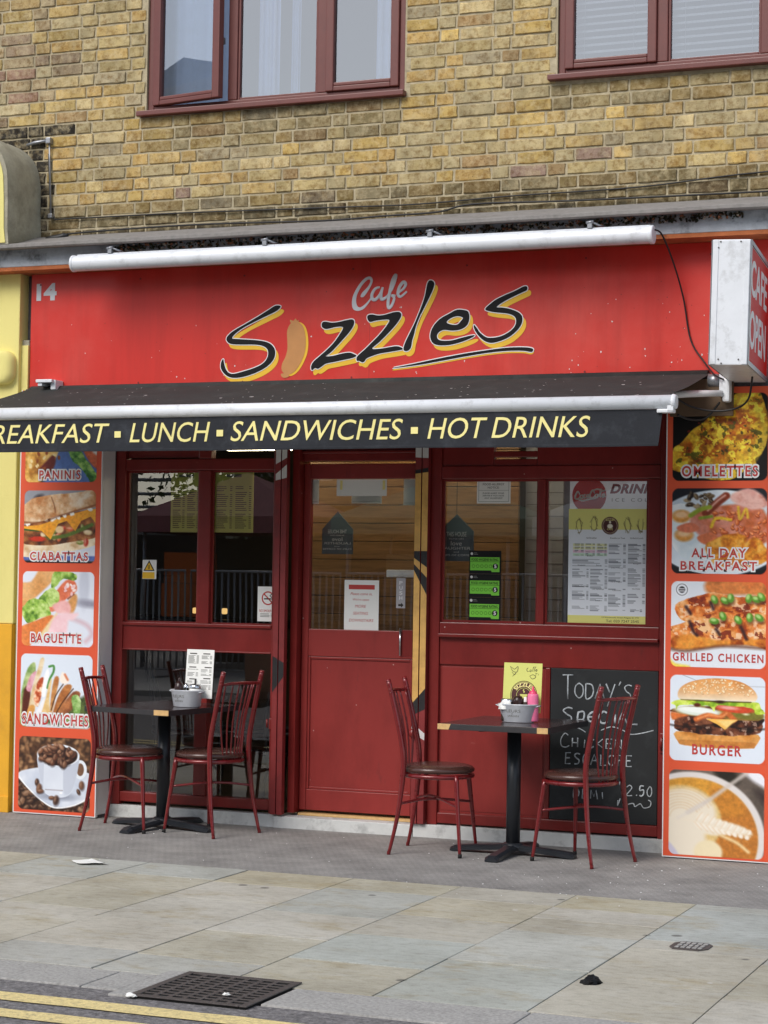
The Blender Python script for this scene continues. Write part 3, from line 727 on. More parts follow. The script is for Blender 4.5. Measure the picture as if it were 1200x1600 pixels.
# ledge flashing, cornice board and its rotten soffit
n_ = 60; prof = [(.115, 3.625), (.06, 3.612), (-.02, 3.588), (-.12, 3.556), (-.215, 3.531), (-.262, 3.522), (-.275, 3.514), (-.276, 3.496), (-.268, 3.488), (-.255, 3.487), (-.24, 3.492), (.1, 3.52)]
mb = MB(); pts = []
for i in range(n_ + 1):
    x = -3.4 + 8.0 * i / n_; wv = .004 * mnoise.noise(Vector((x * 1.3, 0, 0))) ; wz = .004 * mnoise.noise(Vector((x * 2.2, 5, 0)))
    for k, (y, z) in enumerate(prof): pts.append((x, y + (wv if 2 < k < 10 else 0), z + (wz if k < 10 else 0)))
mb.grid(pts, n_ + 1, len(prof), smooth=False)
mb.face([pts[k] for k in range(len(prof))]); mb.face([pts[n_ * len(prof) + k] for k in range(len(prof))])
mb.build('ledge', M_['ledge'], B)
bm_box('cornice_board', M_['cornice'], B, -3.4, 4.6, -.175, -.12, 3.392, 3.508, bev=.004)
bm_box('soffit', M_['soffit'], B, -3.4, 4.6, -.174, .09, 3.368, 3.391)
# flaking rubble and moss wedged between the board and the lead
mb = MB(); rr2 = random.Random(8)
for k in range(900):
    x = rr2.uniform(-1.75, 2.1); s_ = rr2.uniform(.006, .017); y = -.178 - rr2.random() * .02; z = 3.455 + rr2.uniform(0, .035)
    c = rgb(*rr2.choice([(60, 54, 42), (48, 46, 36), (96, 84, 66), (150, 104, 80), (170, 160, 148), (52, 56, 40), (40, 36, 30)]))
    s_ *= .62; mb.box(-s_, s_ * rr2.uniform(.4, 1.4), -s_ * .5, s_ * .5, -s_ * .5, s_ * .6, col=c, M=Matrix.Translation((x, y, z)) @ Matrix.Rotation(rr2.uniform(0, 6), 4, Vector((rr2.random() - .5, rr2.random() - .5, rr2.random() - .5))))
db = mb.build('debris', mat('flaking_debris', (0, 0, 0), .95, var=.3, scale=60, attr=True, spec=.1), B, colors=True); db['kind'] = 'stuff'

# carcass behind the sign board, piers each side
bm_box('fascia_backing', M_['dark'], B, -2.45, 2.36, .012, .112, 2.60, 3.367)
bm_box('pilaster', M_['render'], B, -2.44, -1.875, -.055, .30, 0.0, 2.64)
bm_box('pilaster', M_['render'], B, 1.675, 2.40, -.055, .30, 0.0, 2.60)
# white plastic trim on the inner face of the left pier with a notice strip
bm_box('pier_trim', M_['whitep'], B, -1.8745, -1.868, -.05, .08, 0.02, 2.6)
# shopfront joinery (front plane y = .10)
def bx(mb, x0, x1, z0, z1, y0=.10, y1=.165, bev=.005): mb.box(x0, x1, y0, y1, z0, z1, bev)
mb = MB()
bx(mb, -1.872, -1.805, .075, 2.60, .098); bx(mb, -.789, -.760, .075, 2.60, .098)
bx(mb, -1.804, -.790, 2.135, 2.205); bx(mb, -1.804, -.790, 1.03, 1.195, .106); bx(mb, -1.804, -.790, .095, .155)
bx(mb, -1.804, -.790, 2.28, 2.60); bx(mb, -1.300, -1.215, .156, 1.029, .103); bx(mb, -1.300, -1.215, 1.196, 2.134, .103); bx(mb, -1.300, -1.215, 2.206, 2.279, .103)
bx(mb, -1.800, -1.301, 2.212, 2.276, .125)
bx(mb, -1.804, -.790, 1.180, 1.199, .092, .105, .003); bx(mb, -1.804, -.790, 1.028, 1.036, .098, .105, .002)
sw = mb.build('shop_window', M_['red'], B)
def pane(par, x0, x1, z0, z1, y):
    m_ = MB(); m_.face([(x0, y, z0), (x1, y, z0), (x1, y, z1), (x0, y, z1)]); return m_.build('pane', G_low, par)
for x0, x1 in ((-1.805, -1.299), (-1.216, -.789)):
    pane(sw, x0, x1, 1.194, 2.136, .145); pane(sw, x0, x1, .154, 1.031, .147)
pane(sw, -1.216, -.789, 2.204, 2.281, .146)
bx_ = MB()
for x0, x1, z0, z1 in ((-1.804, -1.300, 1.196, 2.134), (-1.215, -.790, 1.196, 2.134)):
    t = .012
    bx_.box(x0, x0 + t, .126, .14, z0, z1); bx_.box(x1 - t, x1, .126, .14, z0, z1); bx_.box(x0 + t, x1 - t, .126, .14, z0, z0 + t); bx_.box(x0 + t, x1 - t, .126, .14, z1 - t, z1)
bx_.build('bead', M_['red'], sw)
hb = MB(); hb.box(-.785, -.752, .075, .097, .58, .645, .004); hb.tube([(-.80, .085, .59), (-.80, .085, .64)], .006, 8); hb.build('latch', M_['red'], sw)
# right-hand window
mb = MB()
bx(mb, .222, .285, .075, 2.60, .098); bx(mb, 1.588, 1.672, .075, 2.60, .098)
bx(mb, .286, 1.587, 2.075, 2.150); bx(mb, .286, 1.587, 1.175, 1.245); bx(mb, .872, .913, 1.246, 2.074, .103); bx(mb, 1.515, 1.587, 1.246, 2.074, .104)
bx(mb, .286, .60, 2.151, 2.60, .112); bx(mb, .601, .86, 2.20, 2.235, .112); bx(mb, .601, .86, 2.151, 2.19, .112); bx(mb, .601, .86, 2.27, 2.6, .112); bx(mb, .861, 1.587, 2.151, 2.60, .112)
bx(mb, .286, 1.587, 1.160, 1.180, .072, .11, .004)
bx(mb, .286, 1.587, 1.001, 1.174, .108); bx(mb, .286, 1.587, .085, .145, .102); bx(mb, .930, .958, .146, 1.0, .104)
sw2 = mb.build('shop_window', M_['red'], B)
pane(sw2, .284, .873, 1.244, 2.076, .145); pane(sw2, .912, 1.516, 1.244, 2.076, .146)
bd = MB()
for x0, x1, z0, z1 in ((.286, .872, 1.246, 2.074), (.913, 1.515, 1.246, 2.074)):
    t = .013
    bd.box(x0, x0 + t, .124, .14, z0, z1); bd.box(x1 - t, x1, .124, .14, z0, z1); bd.box(x0 + t, x1 - t, .124, .14, z0, z0 + t); bd.box(x0 + t, x1 - t, .124, .14, z1 - t, z1)
bd.build('bead', M_['red'], sw2)
rp = MB(); rp.box(.284, 1.588, .122, .165, .144, 1.002)
for x0, x1, z0, z1 in ((.30, .916, .16, .988),):
    rp.box(x0, x1, .119, .1215, z0, z1, .001)
rp.build('stall_riser', M_['red2'], B)
lt = MB(); lt.box(1.60, 1.655, .086, .0975, .55, .66, .004); lt.tube([(1.612, .08, .57), (1.612, .08, .64)], .007, 8); lt.build('latch', M_['red'], sw2)

# door, set back between the shutter rails
bm_box('door_frame', M_['red'], B, -.682, -.640, .14, .30, .085, 2.60)
bm_box('door_frame', M_['red'], B, .150, .222, .17, .30, .085, 2.60)
hd = MB(); hd.box(-.639, .149, .185, .28, 2.19, 2.60, .004); hd.box(-.639, .149, .165, .1845, 2.235, 2.25, .004); hd.box(-.639, .149, .17, .1845, 2.32, 2.335, .004); hd.build('door_head', M_['red'], B)
dr = MB(); yd = .205
dr.box(-.636, -.594, yd, yd + .045, .10, 2.175, .004); dr.box(.080, .146, yd, yd + .045, .10, 2.175, .004)
dr.box(-.593, .079, yd, yd + .045, 2.085, 2.175, .004); dr.box(-.593, .079, yd, yd + .045, 1.02, 1.183, .004); dr.box(-.593, .079, yd, yd + .045, .10, .225, .004)
dr.box(-.592, .078, yd + .014, yd + .04, .226, 1.019)
for x0, x1, z0, z1 in ((-.592, -.578, .226, 1.018), (.064, .078, .226, 1.018)): dr.box(x0, x1, yd + .004, yd + .0135, z0, z1, .003)
dr.box(-.577, .063, yd + .004, yd + .0135, .226, .240, .003); dr.box(-.577, .063, yd + .004, yd + .0135, 1.004, 1.018, .003)
door = dr.build('door', M_['red2'], B)
pane(door, -.594, .080, 1.182, 2.086, yd + .022)
hn = MB(); hn.box(.010, .080, yd - .004, yd - .0005, 1.035, 1.19, .001); hn.build('push_plate', M_['red'], door)
hn = MB(); hn.tube([(.006, yd - .012, 1.04), (.006, yd - .012, 1.2)], .007, 10); hn.box(.0, .012, yd - .012, yd + .002, 1.05, 1.06); hn.box(.0, .012, yd - .012, yd + .002, 1.18, 1.19); hn.build('handle', M_['chrome'], door)
bm_box('closer', M_['white'], door, -.115, .08, yd + .05, yd + .10, 1.50, 1.545, bev=.006)
kn = MB(); kn.lathe([(.0, .0), (.018, .0), (.026, .008), (.026, .02), (.018, .03), (0, .032)], n=16)
k_ = kn.build('knob', M_['red'], B); k_.data.transform(Matrix.Translation((.152, .055, .60)) @ Matrix.Rotation(R(90), 4, 'X'))
# plinth, step
bm_box('plinth', M_['plinth'], B, -1.868, -.742, .082, .17, -.02, .074, bev=.004); bm_box('plinth', M_['plinth'], B, .146, 1.672, .080, .17, -.02, .074, bev=.004)
bm_box('door_step', M_['plinth'], B, -.7405, .1445, .070, .32, -.02, .068, bev=.005)
bm_box('threshold', M_['wood'], B, -.63, .145, .175, .26, .0685, .083, bev=.003)
# shutter guide rails painted with the lower parts of a mural
def rail(x0, x1, kind):
    mb = MB(); xm = (x0 + x1) / 2
    mb.box(x0, xm - .003, .055, .098, .078, 2.60, .002); mb.box(xm + .003, x1, .055, .098, .078, 2.60, .002); mb.box(xm - .0029, xm + .0029, .068, .098, .08, 2.6)
    r_ = mb.build('shutter_rail', M_['rail'], B)
    def patch(mt, z0a, z1a, z0b, z1b):   # heights at the left and right rims: lower then upper
        p = MB(); lz = lambda x, a, b: a + (b - a) * (x - x0) / (x1 - x0)
        for xa, xb in ((x0 + .001, xm - .0035), (xm + .0035, x1 - .001)):
            p.face([(xa, .0542, lz(xa, z0a, z0b)), (xb, .0542, lz(xb, z0a, z0b)), (xb, .0542, lz(xb, z1a, z1b)), (xa, .0542, lz(xa, z1a, z1b))])
        p.build('paint_patch', mt, r_)
    if kind == 0:
        patch(M_['rail_w'], 2.165, 2.6, 2.205, 2.6); patch(M_['rail_w'], 2.068, 2.105, 2.085, 2.165)
        patch(M_['rail_k'], .80, 1.02, .90, .98)
    else:
        patch(M_['rail_w'], 2.20, 2.6, 2.195, 2.6); patch(M_['rail_k'], 2.105, 2.125, 2.115, 2.14)
        patch(M_['rail_y'], 1.655, 2.104, 1.655, 2.114); patch(M_['rail_k'], 1.615, 1.654, 1.56, 1.654)
        patch(M_['rail_y'], 1.58, 1.6149, 1.50, 1.5599); patch(M_['rail_k'], 1.545, 1.579, 1.40, 1.499)
        patch(M_['rail_y'], .77, 1.5449, .86, 1.3999); patch(M_['rail_k'], .70, .7699, .74, .8599)
        patch(M_['rail_w'], .60, .66, .56, .60)
rail(-.758, -.683, 0); rail(.138, .220, 1)
# room behind the shop windows
mb = MB()
mb.box(-4.6, 2.3, 4.6, 4.7, 0, 2.75); mb.box(-4.65, -4.6, .31, 4.7, 0, 2.75); mb.box(2.3, 2.35, .31, 4.7, 0, 2.75); mb.box(-4.6, 2.3, .31, 4.6, 2.70, 2.75); mb.box(-4.6, -2.3, .31, .36, 0, 2.7)
mb.build('inner_walls', M_['inwall'], B)
bm_box('inner_floor', M_['infloor'], B, -4.6, 2.3, .31, 4.6, .0, .07)
pk = MB(); rr3 = random.Random(3)
for k in range(22):
    pk.box(-1.14, .40, 1.19 + rr3.uniform(-.002, .002), 1.22, .08 + k * .118, .08 + k * .118 + .114, .003)
pk.build('plank_partition', M_['plank'], B)
bm_box('brick_partition', M_['ivory'], B, .41, 2.28, 1.30, 1.36, .08, 2.69)
jl = MB()
for k in range(34):
    jl.box(.42, 2.27, 1.2975, 1.2995, .1 + k * .075, .103 + k * .075)
jl.build('brick_joints', M_['inkgrey'], B)
for (x, y, L) in ((-1.22, .78, .46), (.27, .78, .20), (-.35, .75, .6), (1.3, .8, .6), (-.9, 2.6, 1.2), (1.2, 3.2, 1.2)):  # short tubes are the lit strips; longer ones are added fill for the planks
    zl = 2.30 if L < .5 else 2.55; l_ = MB(); l_.box(x - L / 2, x + L / 2, y - .03, y + .03, zl, zl + .035, .01); l_.build('ceiling_tube_or_fill', M_['lamp'], B)
CT = wthing('serving_counter', 'dark serving counter with small lit lamps deep inside the left window', 'counter', (-2.7, 3.1, .07))
bm_box('counter', M_['inwall'], CT, -3.9, -1.6, 2.9, 3.4, .075, 1.12, bev=.01)
bm_box('worktop', M_['tabletop'], CT, -3.95, -1.55, 2.85, 3.45, 1.121, 1.16, bev=.005)
for x in (-2.80, -2.55): bm_box('lamp', M_['lamp_dim'], CT, x, x + .03, 2.95, 3.0, 1.20, 1.245, bev=.01)
for x in (-3.3, -2.0): bm_box('machine', M_['chrome'], CT, x, x + .3, 3.0, 3.3, 1.165, 1.5, bev=.02)
# neighbouring building on the left: painted pier, grey recess, stone scroll
NB = wthing('neighbour_shopfront', 'pale yellow and ochre painted pier of the shop next door, on the left edge', 'building', (-2.7, 0, 0))
bm_box('upper_pier', M_['yellow_wall'], NB, -4.2, -2.50, -.05, .30, 1.172, 3.40, bev=.008)
bm_box('lower_pier', M_['ochre_wall'], NB, -4.2, -2.50, -.062, .30, 0.0, 1.17, bev=.006)
bm_box('skirting', M_['ochre_wall'], NB, -4.2, -2.49, -.078, -.0625, 0.0, .10, bev=.005)
bm_box('edge_strip', M_['yellow_wall'], NB, -2.499, -2.452, -.02, .3, 0.0, 2.92)
bm_box('recess', M_['render'], NB, -2.56, -2.451, .05, .3, 2.93, 3.366)
bm_box('recess_sill', M_['stone'], NB, -2.56, -2.451, -.01, .0495, 2.915, 2.955, bev=.006)
mb = MB()
lpo = rrect(-3.0, -2.515, 2.672, 2.885, .07); c0 = Vector((-2.75, 2.78))
pts = []
for p in lpo:
    q = c0 + (p - c0) * .82; e = c0 + (p - c0) * .62
    pts += [(p.x, -.045, p.y), (p.x, -.09, p.y), (q.x, -.115, q.y), (e.x, -.105, e.y), (c0.x, -.10, c0.y)]
mb.grid(pts, len(lpo), 5, closeu=True); mb.build('cushion_block', M_['yellow_wall'], NB)
XR, r_h, zt_h = -2.452, .30, 4.235
hood = [(-4.2, 3.53), (XR + .012, 3.53), (XR, 3.62), (XR - .004, 3.80)] + [(XR - .01 - r_h + r_h * math.cos(R(q)), zt_h - r_h + r_h * math.sin(R(q))) for q in range(0, 91, 9)] + [(-4.2, zt_h + .01)]
mb = MB(); ny = 7; nh = len(hood); pts = []
for k, (x, z) in enumerate(hood):
    for j in range(ny):
        u = j / (ny - 1); w_ = .006 * mnoise.noise(Vector((x * 6, u * 5, z * 6)))
        pts.append((x + w_ + (.012 if j == 0 and 0 < k < nh - 1 else 0) * -1, -.27 + .37 * u, z + w_ - (.008 if j == 0 else 0)))
mb.grid(pts, nh, ny); mb.face([pts[k * ny] for k in range(nh)])
mb.build('hood', M_['stone'], NB)
ins = [(x - (.035 if x > -4 else 0), z - (.03 if z > 3.9 else 0)) for x, z in hood]
mb = MB(); mb.face([(x, -.2765, z) for x, z in ins]); 
for k in range(nh - 1): mb.face([(ins[k][0], -.2765, ins[k][1]), (ins[k + 1][0], -.2765, ins[k + 1][1]), (ins[k + 1][0], -.268, ins[k + 1][1]), (ins[k][0], -.268, ins[k][1])])
mb.build('painted_face', M_['yellow_wall'], NB)

# ------------------------------------------------------------------ the red sign board
S = wthing('shop_sign', 'long glossy red sign board lettered Cafe Sizzles and numbered 14 over the awning', 'sign', (-.1, 0, 2.6))
bm_box('board', M_['fascia'], S, -2.447, 2.36, -.004, .011, 2.60, 3.367, bev=.002)
text_mesh('14', (-2.400, -2.272, 3.207, 3.302), fm(-.0045), M_['grey_letter'], 'house_number', S, offset=.05)
# lettering traced as outlines: pixel grids of two close-ups mapped onto the board
HB = (1.208664, 0.006407, -0.050425, 0.075617, -0.371921, 2.927021, 0.038682, 0.001268)   # tracing sheet -> metres on the board
def onboard(px, py_):
    u, v = (px - 600) / 300, (py_ - 520) / 100; d = HB[6] * u + HB[7] * v + 1
    return Vector(((HB[0] * u + HB[1] * v + HB[2]) / d, (HB[3] * u + HB[4] * v + HB[5]) / d))
def LA(pts): return [onboard(330 + x / 4.4444, 420 + y / 4.4444) for x, y in pts]
def LB(pts): return [onboard(580 + x / 4.4444, 420 + y / 4.4444) for x, y in pts]
glyphs = [
 [LA([(487,262),(450,257),(400,288),(320,338),(240,385),(170,425),(125,460),(110,490),(125,515),(160,525),(230,527),(300,527),(350,533),(385,550),(400,578),(393,620),(360,660),(300,690),(220,715),(160,730),(125,722),(105,695),(93,655),(88,628),(75,645),(70,680),(80,710),(105,738),(140,755),(190,757),(260,742),(330,715),(390,680),(430,640),(447,600),(445,560),(425,530),(390,510),(330,498),(250,492),(180,488),(150,484),(165,458),(210,422),(270,387),(340,352),(410,318),(460,292)])],
 [LA([(775,375),(800,368),(840,375),(890,370),(940,358),(985,352),(997,370),(990,400),(960,445),(920,490),(870,545),(830,585),(800,608),(850,605),(910,590),(965,583),(1000,595),(1012,605),(990,618),(940,630),(870,645),(800,660),(770,680),(745,695),(725,690),(705,705),(697,690),(702,665),(720,640),(760,605),(800,570),(850,520),(890,465),(920,408),(870,405),(830,415),(795,418),(773,403)])],
 [LB([(-20,325),(10,318),(50,325),(100,320),(150,305),(195,300),(212,315),(205,345),(170,395),(120,450),(60,510),(10,555),(70,555),(130,545),(180,538),(215,548),(222,560),(190,568),(130,578),(60,590),(0,610),(-30,625),(-45,645),(-60,650),(-80,640),(-95,640),(-98,620),(-80,595),(-40,560),(0,520),(50,470),(100,410),(130,358),(80,355),(30,362),(-5,370),(-22,350)])],
 [LB([(395,100),(410,82),(430,85),(442,105),(430,150),(400,215),(370,275),(340,335),(315,400),(300,460),(288,500),(280,545),(262,568),(240,572),(228,560),(235,525),(260,470),(300,390),(330,320),(355,255),(375,195),(385,145)])],
 [LB([(660,290),(600,285),(540,315),(480,350),(435,400),(415,450),(418,495),(445,525),(500,533),(570,525),(640,505),(700,480),(722,462),(690,465),(630,480),(560,498),(500,500),(468,490),(460,465),(475,440),(510,425),(570,430),(630,420),(670,390),(685,345),(680,305)]), LB([(640,340),(600,330),(555,345),(527,372),(560,388),(600,388),(625,365)])],
 [LB([(1085,125),(1060,125),(1000,155),(930,185),(870,215),(830,245),(795,280),(820,295),(880,305),(950,312),(995,330),(1010,360),(1000,400),(960,440),(900,470),(840,480),(800,475),(760,445),(735,410),(717,390),(718,415),(740,455),(780,495),(830,515),(890,505),(960,475),(1020,425),(1050,375),(1050,330),(1020,300),(960,278),(910,270),(875,268),(900,245),(950,215),(1010,185),(1060,162),(1085,148)])],
 [LB([(150,690),(300,660),(480,622),(650,590),(800,567),(930,550),(1040,545),(1110,550),(1128,562),(1115,578),(1060,570),(960,570),(830,582),(680,605),(500,638),(330,668)])]]
for gi, gl in enumerate(glyphs):
    lps = [smooth_loop(q, 4) for q in gl]
    sh = Vector((.018, -.027)) if gi < 6 else Vector((0, -.010))
    def grow(d): return [offset_loop(lps[0], d)] + [offset_loop(q, -d) for q in lps[1:]]
    ko = .0005 * (gi % 2)
    shape_mesh([[p + sh for p in q] for q in grow(.004)], fm(-.0046 - ko), M_['yellow_l'], 'letter_shadow', S, .001)
    shape_mesh(grow(.0052), fm(-.0062 - ko), M_['whitep'], 'letter_outline', S, .001)
    shape_mesh(lps, fm(-.0078 - ko), M_['black'], 'letter', S, .001)
# the letter i is a plain sausage shape
sau = [(545,395),(570,372),(610,372),(640,400),(655,450),(660,520),(650,590),(620,660),(585,710),(545,735),(510,728),(492,700),(496,660),(518,615),(532,560),(532,500),(530,440)]
lp = smooth_loop(LA(sau), 4)
shape_mesh([[p + Vector((.013, -.005)) for p in offset_loop(lp, .003)]], fm(-.0047), M_['yellow_l'], 'letter_shadow', S, .001)
M_['sausage'] = mat('sausage_brown', rgb(194, 136, 78), .5, var=.08, scale=9)
shape_mesh([lp], fm(-.0062), M_['sausage'], 'letter', S, .001)
for pts in ([(555,375),(552,355),(575,362),(590,345),(600,362),(612,355),(605,378),(580,385)], [(520,728),(488,730),(495,752),(518,758),(545,748),(540,735)]):
    shape_mesh([smooth_loop(LA(pts), 3)], fm(-.0066), M_['sausage'], 'letter', S, .001)
shape_mesh([smooth_loop(LA([(1040,195),(1050,168),(1075,142),(1095,118),(1108,90),(1103,75),(1085,80),(1055,110),(1030,150),(1013,190),(1009,230),(1018,260),(1040,268),(1075,243),(1105,208),(1128,170),(1124,195),(1095,240),(1060,280),(1020,293),(990,282),(980,250),(983,205),(1000,160),(1030,110),(1065,70),(1100,54),(1120,65),(1123,92),(1105,132),(1080,172),(1060,196)]), 4)], fm(-.005), M_['grey_letter'], 'lettering', S, .001)
def flat_stroke(mb, pts2, r, y, tap=True, n=8, smooth=True):
    p = [Vector((a, y, b)) for a, b in pts2]
    if smooth and len(p) > 2: p = smooth_path(p, 5)
    k = len(p); rad = [r * (1 if not tap else (.55 + .45 * math.sin(math.pi * min(1, max(0, i / (k - 1))))) ) for i in range(k)]
    mb.tube(p, rad, n, flat=.12)
mb = MB()
for pts in ([(62,128),(30,140),(8,178),(10,208),(32,215),(62,180),(82,128)], [(84,128),(72,175),(74,212),(98,205),(112,190)], [(112,192),(148,140),(172,70),(172,42),(152,78),(134,150),(120,230),(124,272),(145,255),(162,205),(146,186),(172,188)], [(185,170),(225,140),(242,108),(225,94),(198,130),(188,178),(208,194),(250,158)]):
    flat_stroke(mb, [(p.x, p.y) for p in LB(pts)], .0105, -.0055)
mb.build('lettering', M_['grey_letter'], S)
mb = MB(); rr = random.Random(14)
for k in range(60):
    x, z = rr.uniform(-2.4, 1.9), rr.uniform(2.64, 3.1); r_ = rr.uniform(.0015, .005)
    if k % 3 == 0: x = rr.uniform(1.0, 1.9)
    mb.face([(x + r_ * math.cos(a) * rr.uniform(.4, 1.3), -.0046, z + r_ * math.sin(a) * rr.uniform(.5, 1.6)) for a in (0, 1, 2, 3, 4, 5)])
mb.build('paint_chip', M_['rail_w'], S)
mb = MB()
for k in range(34):
    x, z = rr.uniform(-2.4, 2.0), rr.uniform(2.64, 3.2); r_ = rr.uniform(.0015, .004)
    if k % 2: x = rr.uniform(1.3, 1.95)
    mb.face([(x + r_ * math.cos(a) * rr.uniform(.4, 1.3), -.0047, z + r_ * math.sin(a) * rr.uniform(.5, 1.6)) for a in (0, 1, 2, 3, 4, 5)])
mb.build('scratch', M_['rail'], S)

bm_box('seam', M_['rail'], S, -.1405, -.139, -.0046, -.004, 2.605, 3.36)
for k in range(7):
    for z in (2.66, 3.30):
        sc_ = MB(); sc_.tube([(-2.38 + k * .71, -.0065, z + .01 * (k % 2)), (-2.38 + k * .71, -.003, z + .01 * (k % 2))], .006, 8); sc_.build('screw', M_['rail'], S)
# ------------------------------------------------------------------ long white trough light under the ledge
T = wthing('sign_light', 'long white tubular trough light hung under the ledge over the red sign', 'light', (-.17, -.3, 3.37))
ya, za = -.30, 3.371; n_ = 14
def ring(r0, a0, a1): return [(r0 * math.cos(R(a0 + (a1 - a0) * k / n_)), r0 * math.sin(R(a0 + (a1 - a0) * k / n_))) for k in range(n_ + 1)]
mb = MB(); pr = ring(.0475, -200, 100) + ring(.043, 100, -200)
pts = []
for x in (-1.962, 1.622):
    pts += [(x, ya - a, za + b) for a, b in pr]
mb.grid(pts, 2, len(pr)); mb.build('tube', M_['white'], T)
for x0, x1 in ((-1.975, -1.955), (1.612, 1.635)):
    c_ = MB(); c_.tube([(x0, ya, za), (x0 + .003, ya, za), (x1 - .003, ya, za), (x1, ya, za)], [.046, .051, .051, .046], 24); c_.build('end_cap', M_['white'], T)
bm_box('spine', M_['white'], T, -1.95, 1.61, ya + .01, ya + .03, za + .045, za + .056)
for x in (-1.72, -.69, .34, 1.275):
    b_ = MB(); b_.box(x - .012, x + .012, ya + .005, -.12, za + .056, za + .066, .002); b_.box(x - .014, x + .014, ya - .005, ya + .012, za + .05, za + .088, .004)
    b_.tube([(x - .02, ya - .002, za + .083), (x + .022, ya - .002, za + .089)], .008, 8); b_.tube([(x + .01, ya, za + .085), (x + .075, ya + .06, za + .06)], .006, 8); b_.build('bracket', M_['steel'], T)

# ------------------------------------------------------------------ projecting light box
LBX = thing('light_box_sign', 'white projecting light box sign with red sides reading CAFE OPEN', 'sign', (2.005, .0, 2.585), R(5.2)); LBX.rotation_euler = (0, R(1.2), R(5.2))
mb = MB(); D, W_, H_ = .96, .19, .63
mb.box(0, W_, -D, -.05, 0, H_, .006); mb.build('case', M_['white'], LBX)
fr = MB(); fr.box(.004, .03, -D - .004, -D - .0005, .004, H_ - .004, .002); fr.box(W_ - .03, W_ - .004, -D - .004, -D - .0005, .004, H_ - .004, .002)
fr.build('trim', M_['white'], LBX)
sc_ = MB()
for x, z in ((.045, .02), (.145, .02), (.06, .0), (.04, .61), (.14, .61), (.03, .58)): sc_.tube([(x, -D - .004, z + .008), (x, -D + .01, z + .008)], .004, 8)
sc_.build('screw', M_['iron'], LBX)
Ms = Matrix(((0, 0, 1, W_ + .0012), (1, 0, 0, 0), (0, 1, 0, 0), (0, 0, 0, 1)))   # local x -> +Y, y -> Z, z -> +X
for sgn, par in ((1, 0), (-1, 1)):
    Mx = Ms if sgn > 0 else Matrix(((0, 0, -1, -.0012), (-1, 0, 0, -1.01), (0, 1, 0, 0), (0, 0, 0, 1)))
    shape_mesh([rrect(-D + .025, -.075, .03, H_ - .03, .006)], Mx @ Matrix.Translation((0, 0, -.001)), M_['box_red'], 'panel', LBX, .0012)
    sf = MB(); t = .024
    for b_ in ((-D + .001, -D + t, .001, H_ - .001), (-.075, -.052, .001, H_ - .001), (-D + t, -.075, .001, t), (-D + t, -.075, H_ - t, H_ - .001)):
        P = [(b_[0], b_[2]), (b_[1], b_[2]), (b_[1], b_[3]), (b_[0], b_[3])]
        for z_ in (.004,): sf.face([tuple(Mx @ Vector((p[0], p[1], z_))) for p in P])
        for i in range(4):
            a, b = P[i], P[(i + 1) % 4]; sf.face([tuple(Mx @ Vector((a[0], a[1], 0))), tuple(Mx @ Vector((b[0], b[1], 0))), tuple(Mx @ Vector((b[0], b[1], .004))), tuple(Mx @ Vector((a[0], a[1], .004)))])
    sf.build('frame', M_['steel'], LBX)
    text_mesh('CAFE', (-D + .045, -.20, .365, .54), Mx, M_['whitep'], 'lettering', LBX, offset=.02)
    text_mesh('OPEN', (-D + .045, -.20, .10, .285), Mx, M_['whitep'], 'lettering', LBX, offset=.02)
def cable(name, label, pts, r, m, clips=None):
    mb = MB(); mb.tube(smooth_path(pts, 6), r, 8); return tag(mb.build(name, m), label, 'cable')
cable('power_cable', 'black cable hanging across the red board from the trough light down to the light box', [(1.635, -.29, 3.40), (1.66, -.22, 3.38), (1.70, -.12, 3.24), (1.735, -.03, 3.06), (1.775, -.015, 2.83), (1.86, -.04, 2.70), (1.94, -.15, 2.62), (2.0, -.2, 2.588)], .0048, M_['cable'])
cable('power_cable', 'black cable looping below the light box across the omelette picture', [(1.76, -.30, 2.49), (1.84, -.27, 2.44), (1.96, -.25, 2.415), (2.08, -.26, 2.425), (2.16, -.32, 2.47), (2.20, -.42, 2.575)], .0055, M_['cable'])
cable('power_cable', 'short black cable drooping behind the awning arm beside the right post', [(1.76, -.24, 2.40), (1.82, -.2, 2.375), (1.90, -.17, 2.385), (1.97, -.15, 2.47)], .006, M_['cable'])
cable('telephone_cable', 'thin grey cable clipped along the brickwork a little above the ledge', [(-2.40, .088, 4.15), (-2.385, .088, 3.9), (-2.36, .088, 3.745), (-2.2, .09, 3.728), (-1.46, .09, 3.722), (-.5, .09, 3.702), (.1, .088, 3.69), (.7, .09, 3.706), (1.45, .09, 3.714), (2.17, .09, 3.757), (3.4, .09, 3.77)], .0045, M_['cable'])
cable('telephone_cable', 'thin black cable lying along the top edge of the grey ledge', [(-2.30, .06, 3.605), (-2.19, .06, 3.628), (-1.36, .075, 3.642), (-.5, .075, 3.622), (-.1, .07, 3.628), (.25, .07, 3.634), (.47, .07, 3.668), (1.08, .075, 3.655), (2.17, .075, 3.645), (3.3, .075, 3.64)], .0055, M_['cable'])
mb = MB(); mb.tube(smooth_path([(-2.36, .02, 3.585), (-2.32, .015, 3.592), (-2.26, .02, 3.60), (-2.21, .03, 3.615)], 4), [.012] + [.022] * 10 + [.01] * 2, 10)
tag(mb.build('cable_joint', M_['cable']), 'fat black cable joint lying on the left end of the ledge', 'cable')
mb = MB(); mb.tube([(-2.56, .085, 4.215), (-2.50, .08, 4.225), (-2.392, .08, 4.235)], [.009, .012, .009], 8); mb.tube([(-2.392, .08, 4.24), (-2.390, .085, 4.1), (-2.372, .085, 3.76)], .006, 8); mb.box(-2.41, -2.375, .06, .1, 4.21, 4.25, .006); mb.box(-2.385, -2.355, .065, .1, 3.735, 3.765, .006)
tag(mb.build('conduit', M_['steel']), 'pale grey conduit clipped to the brick edge above the stone scroll', 'conduit')

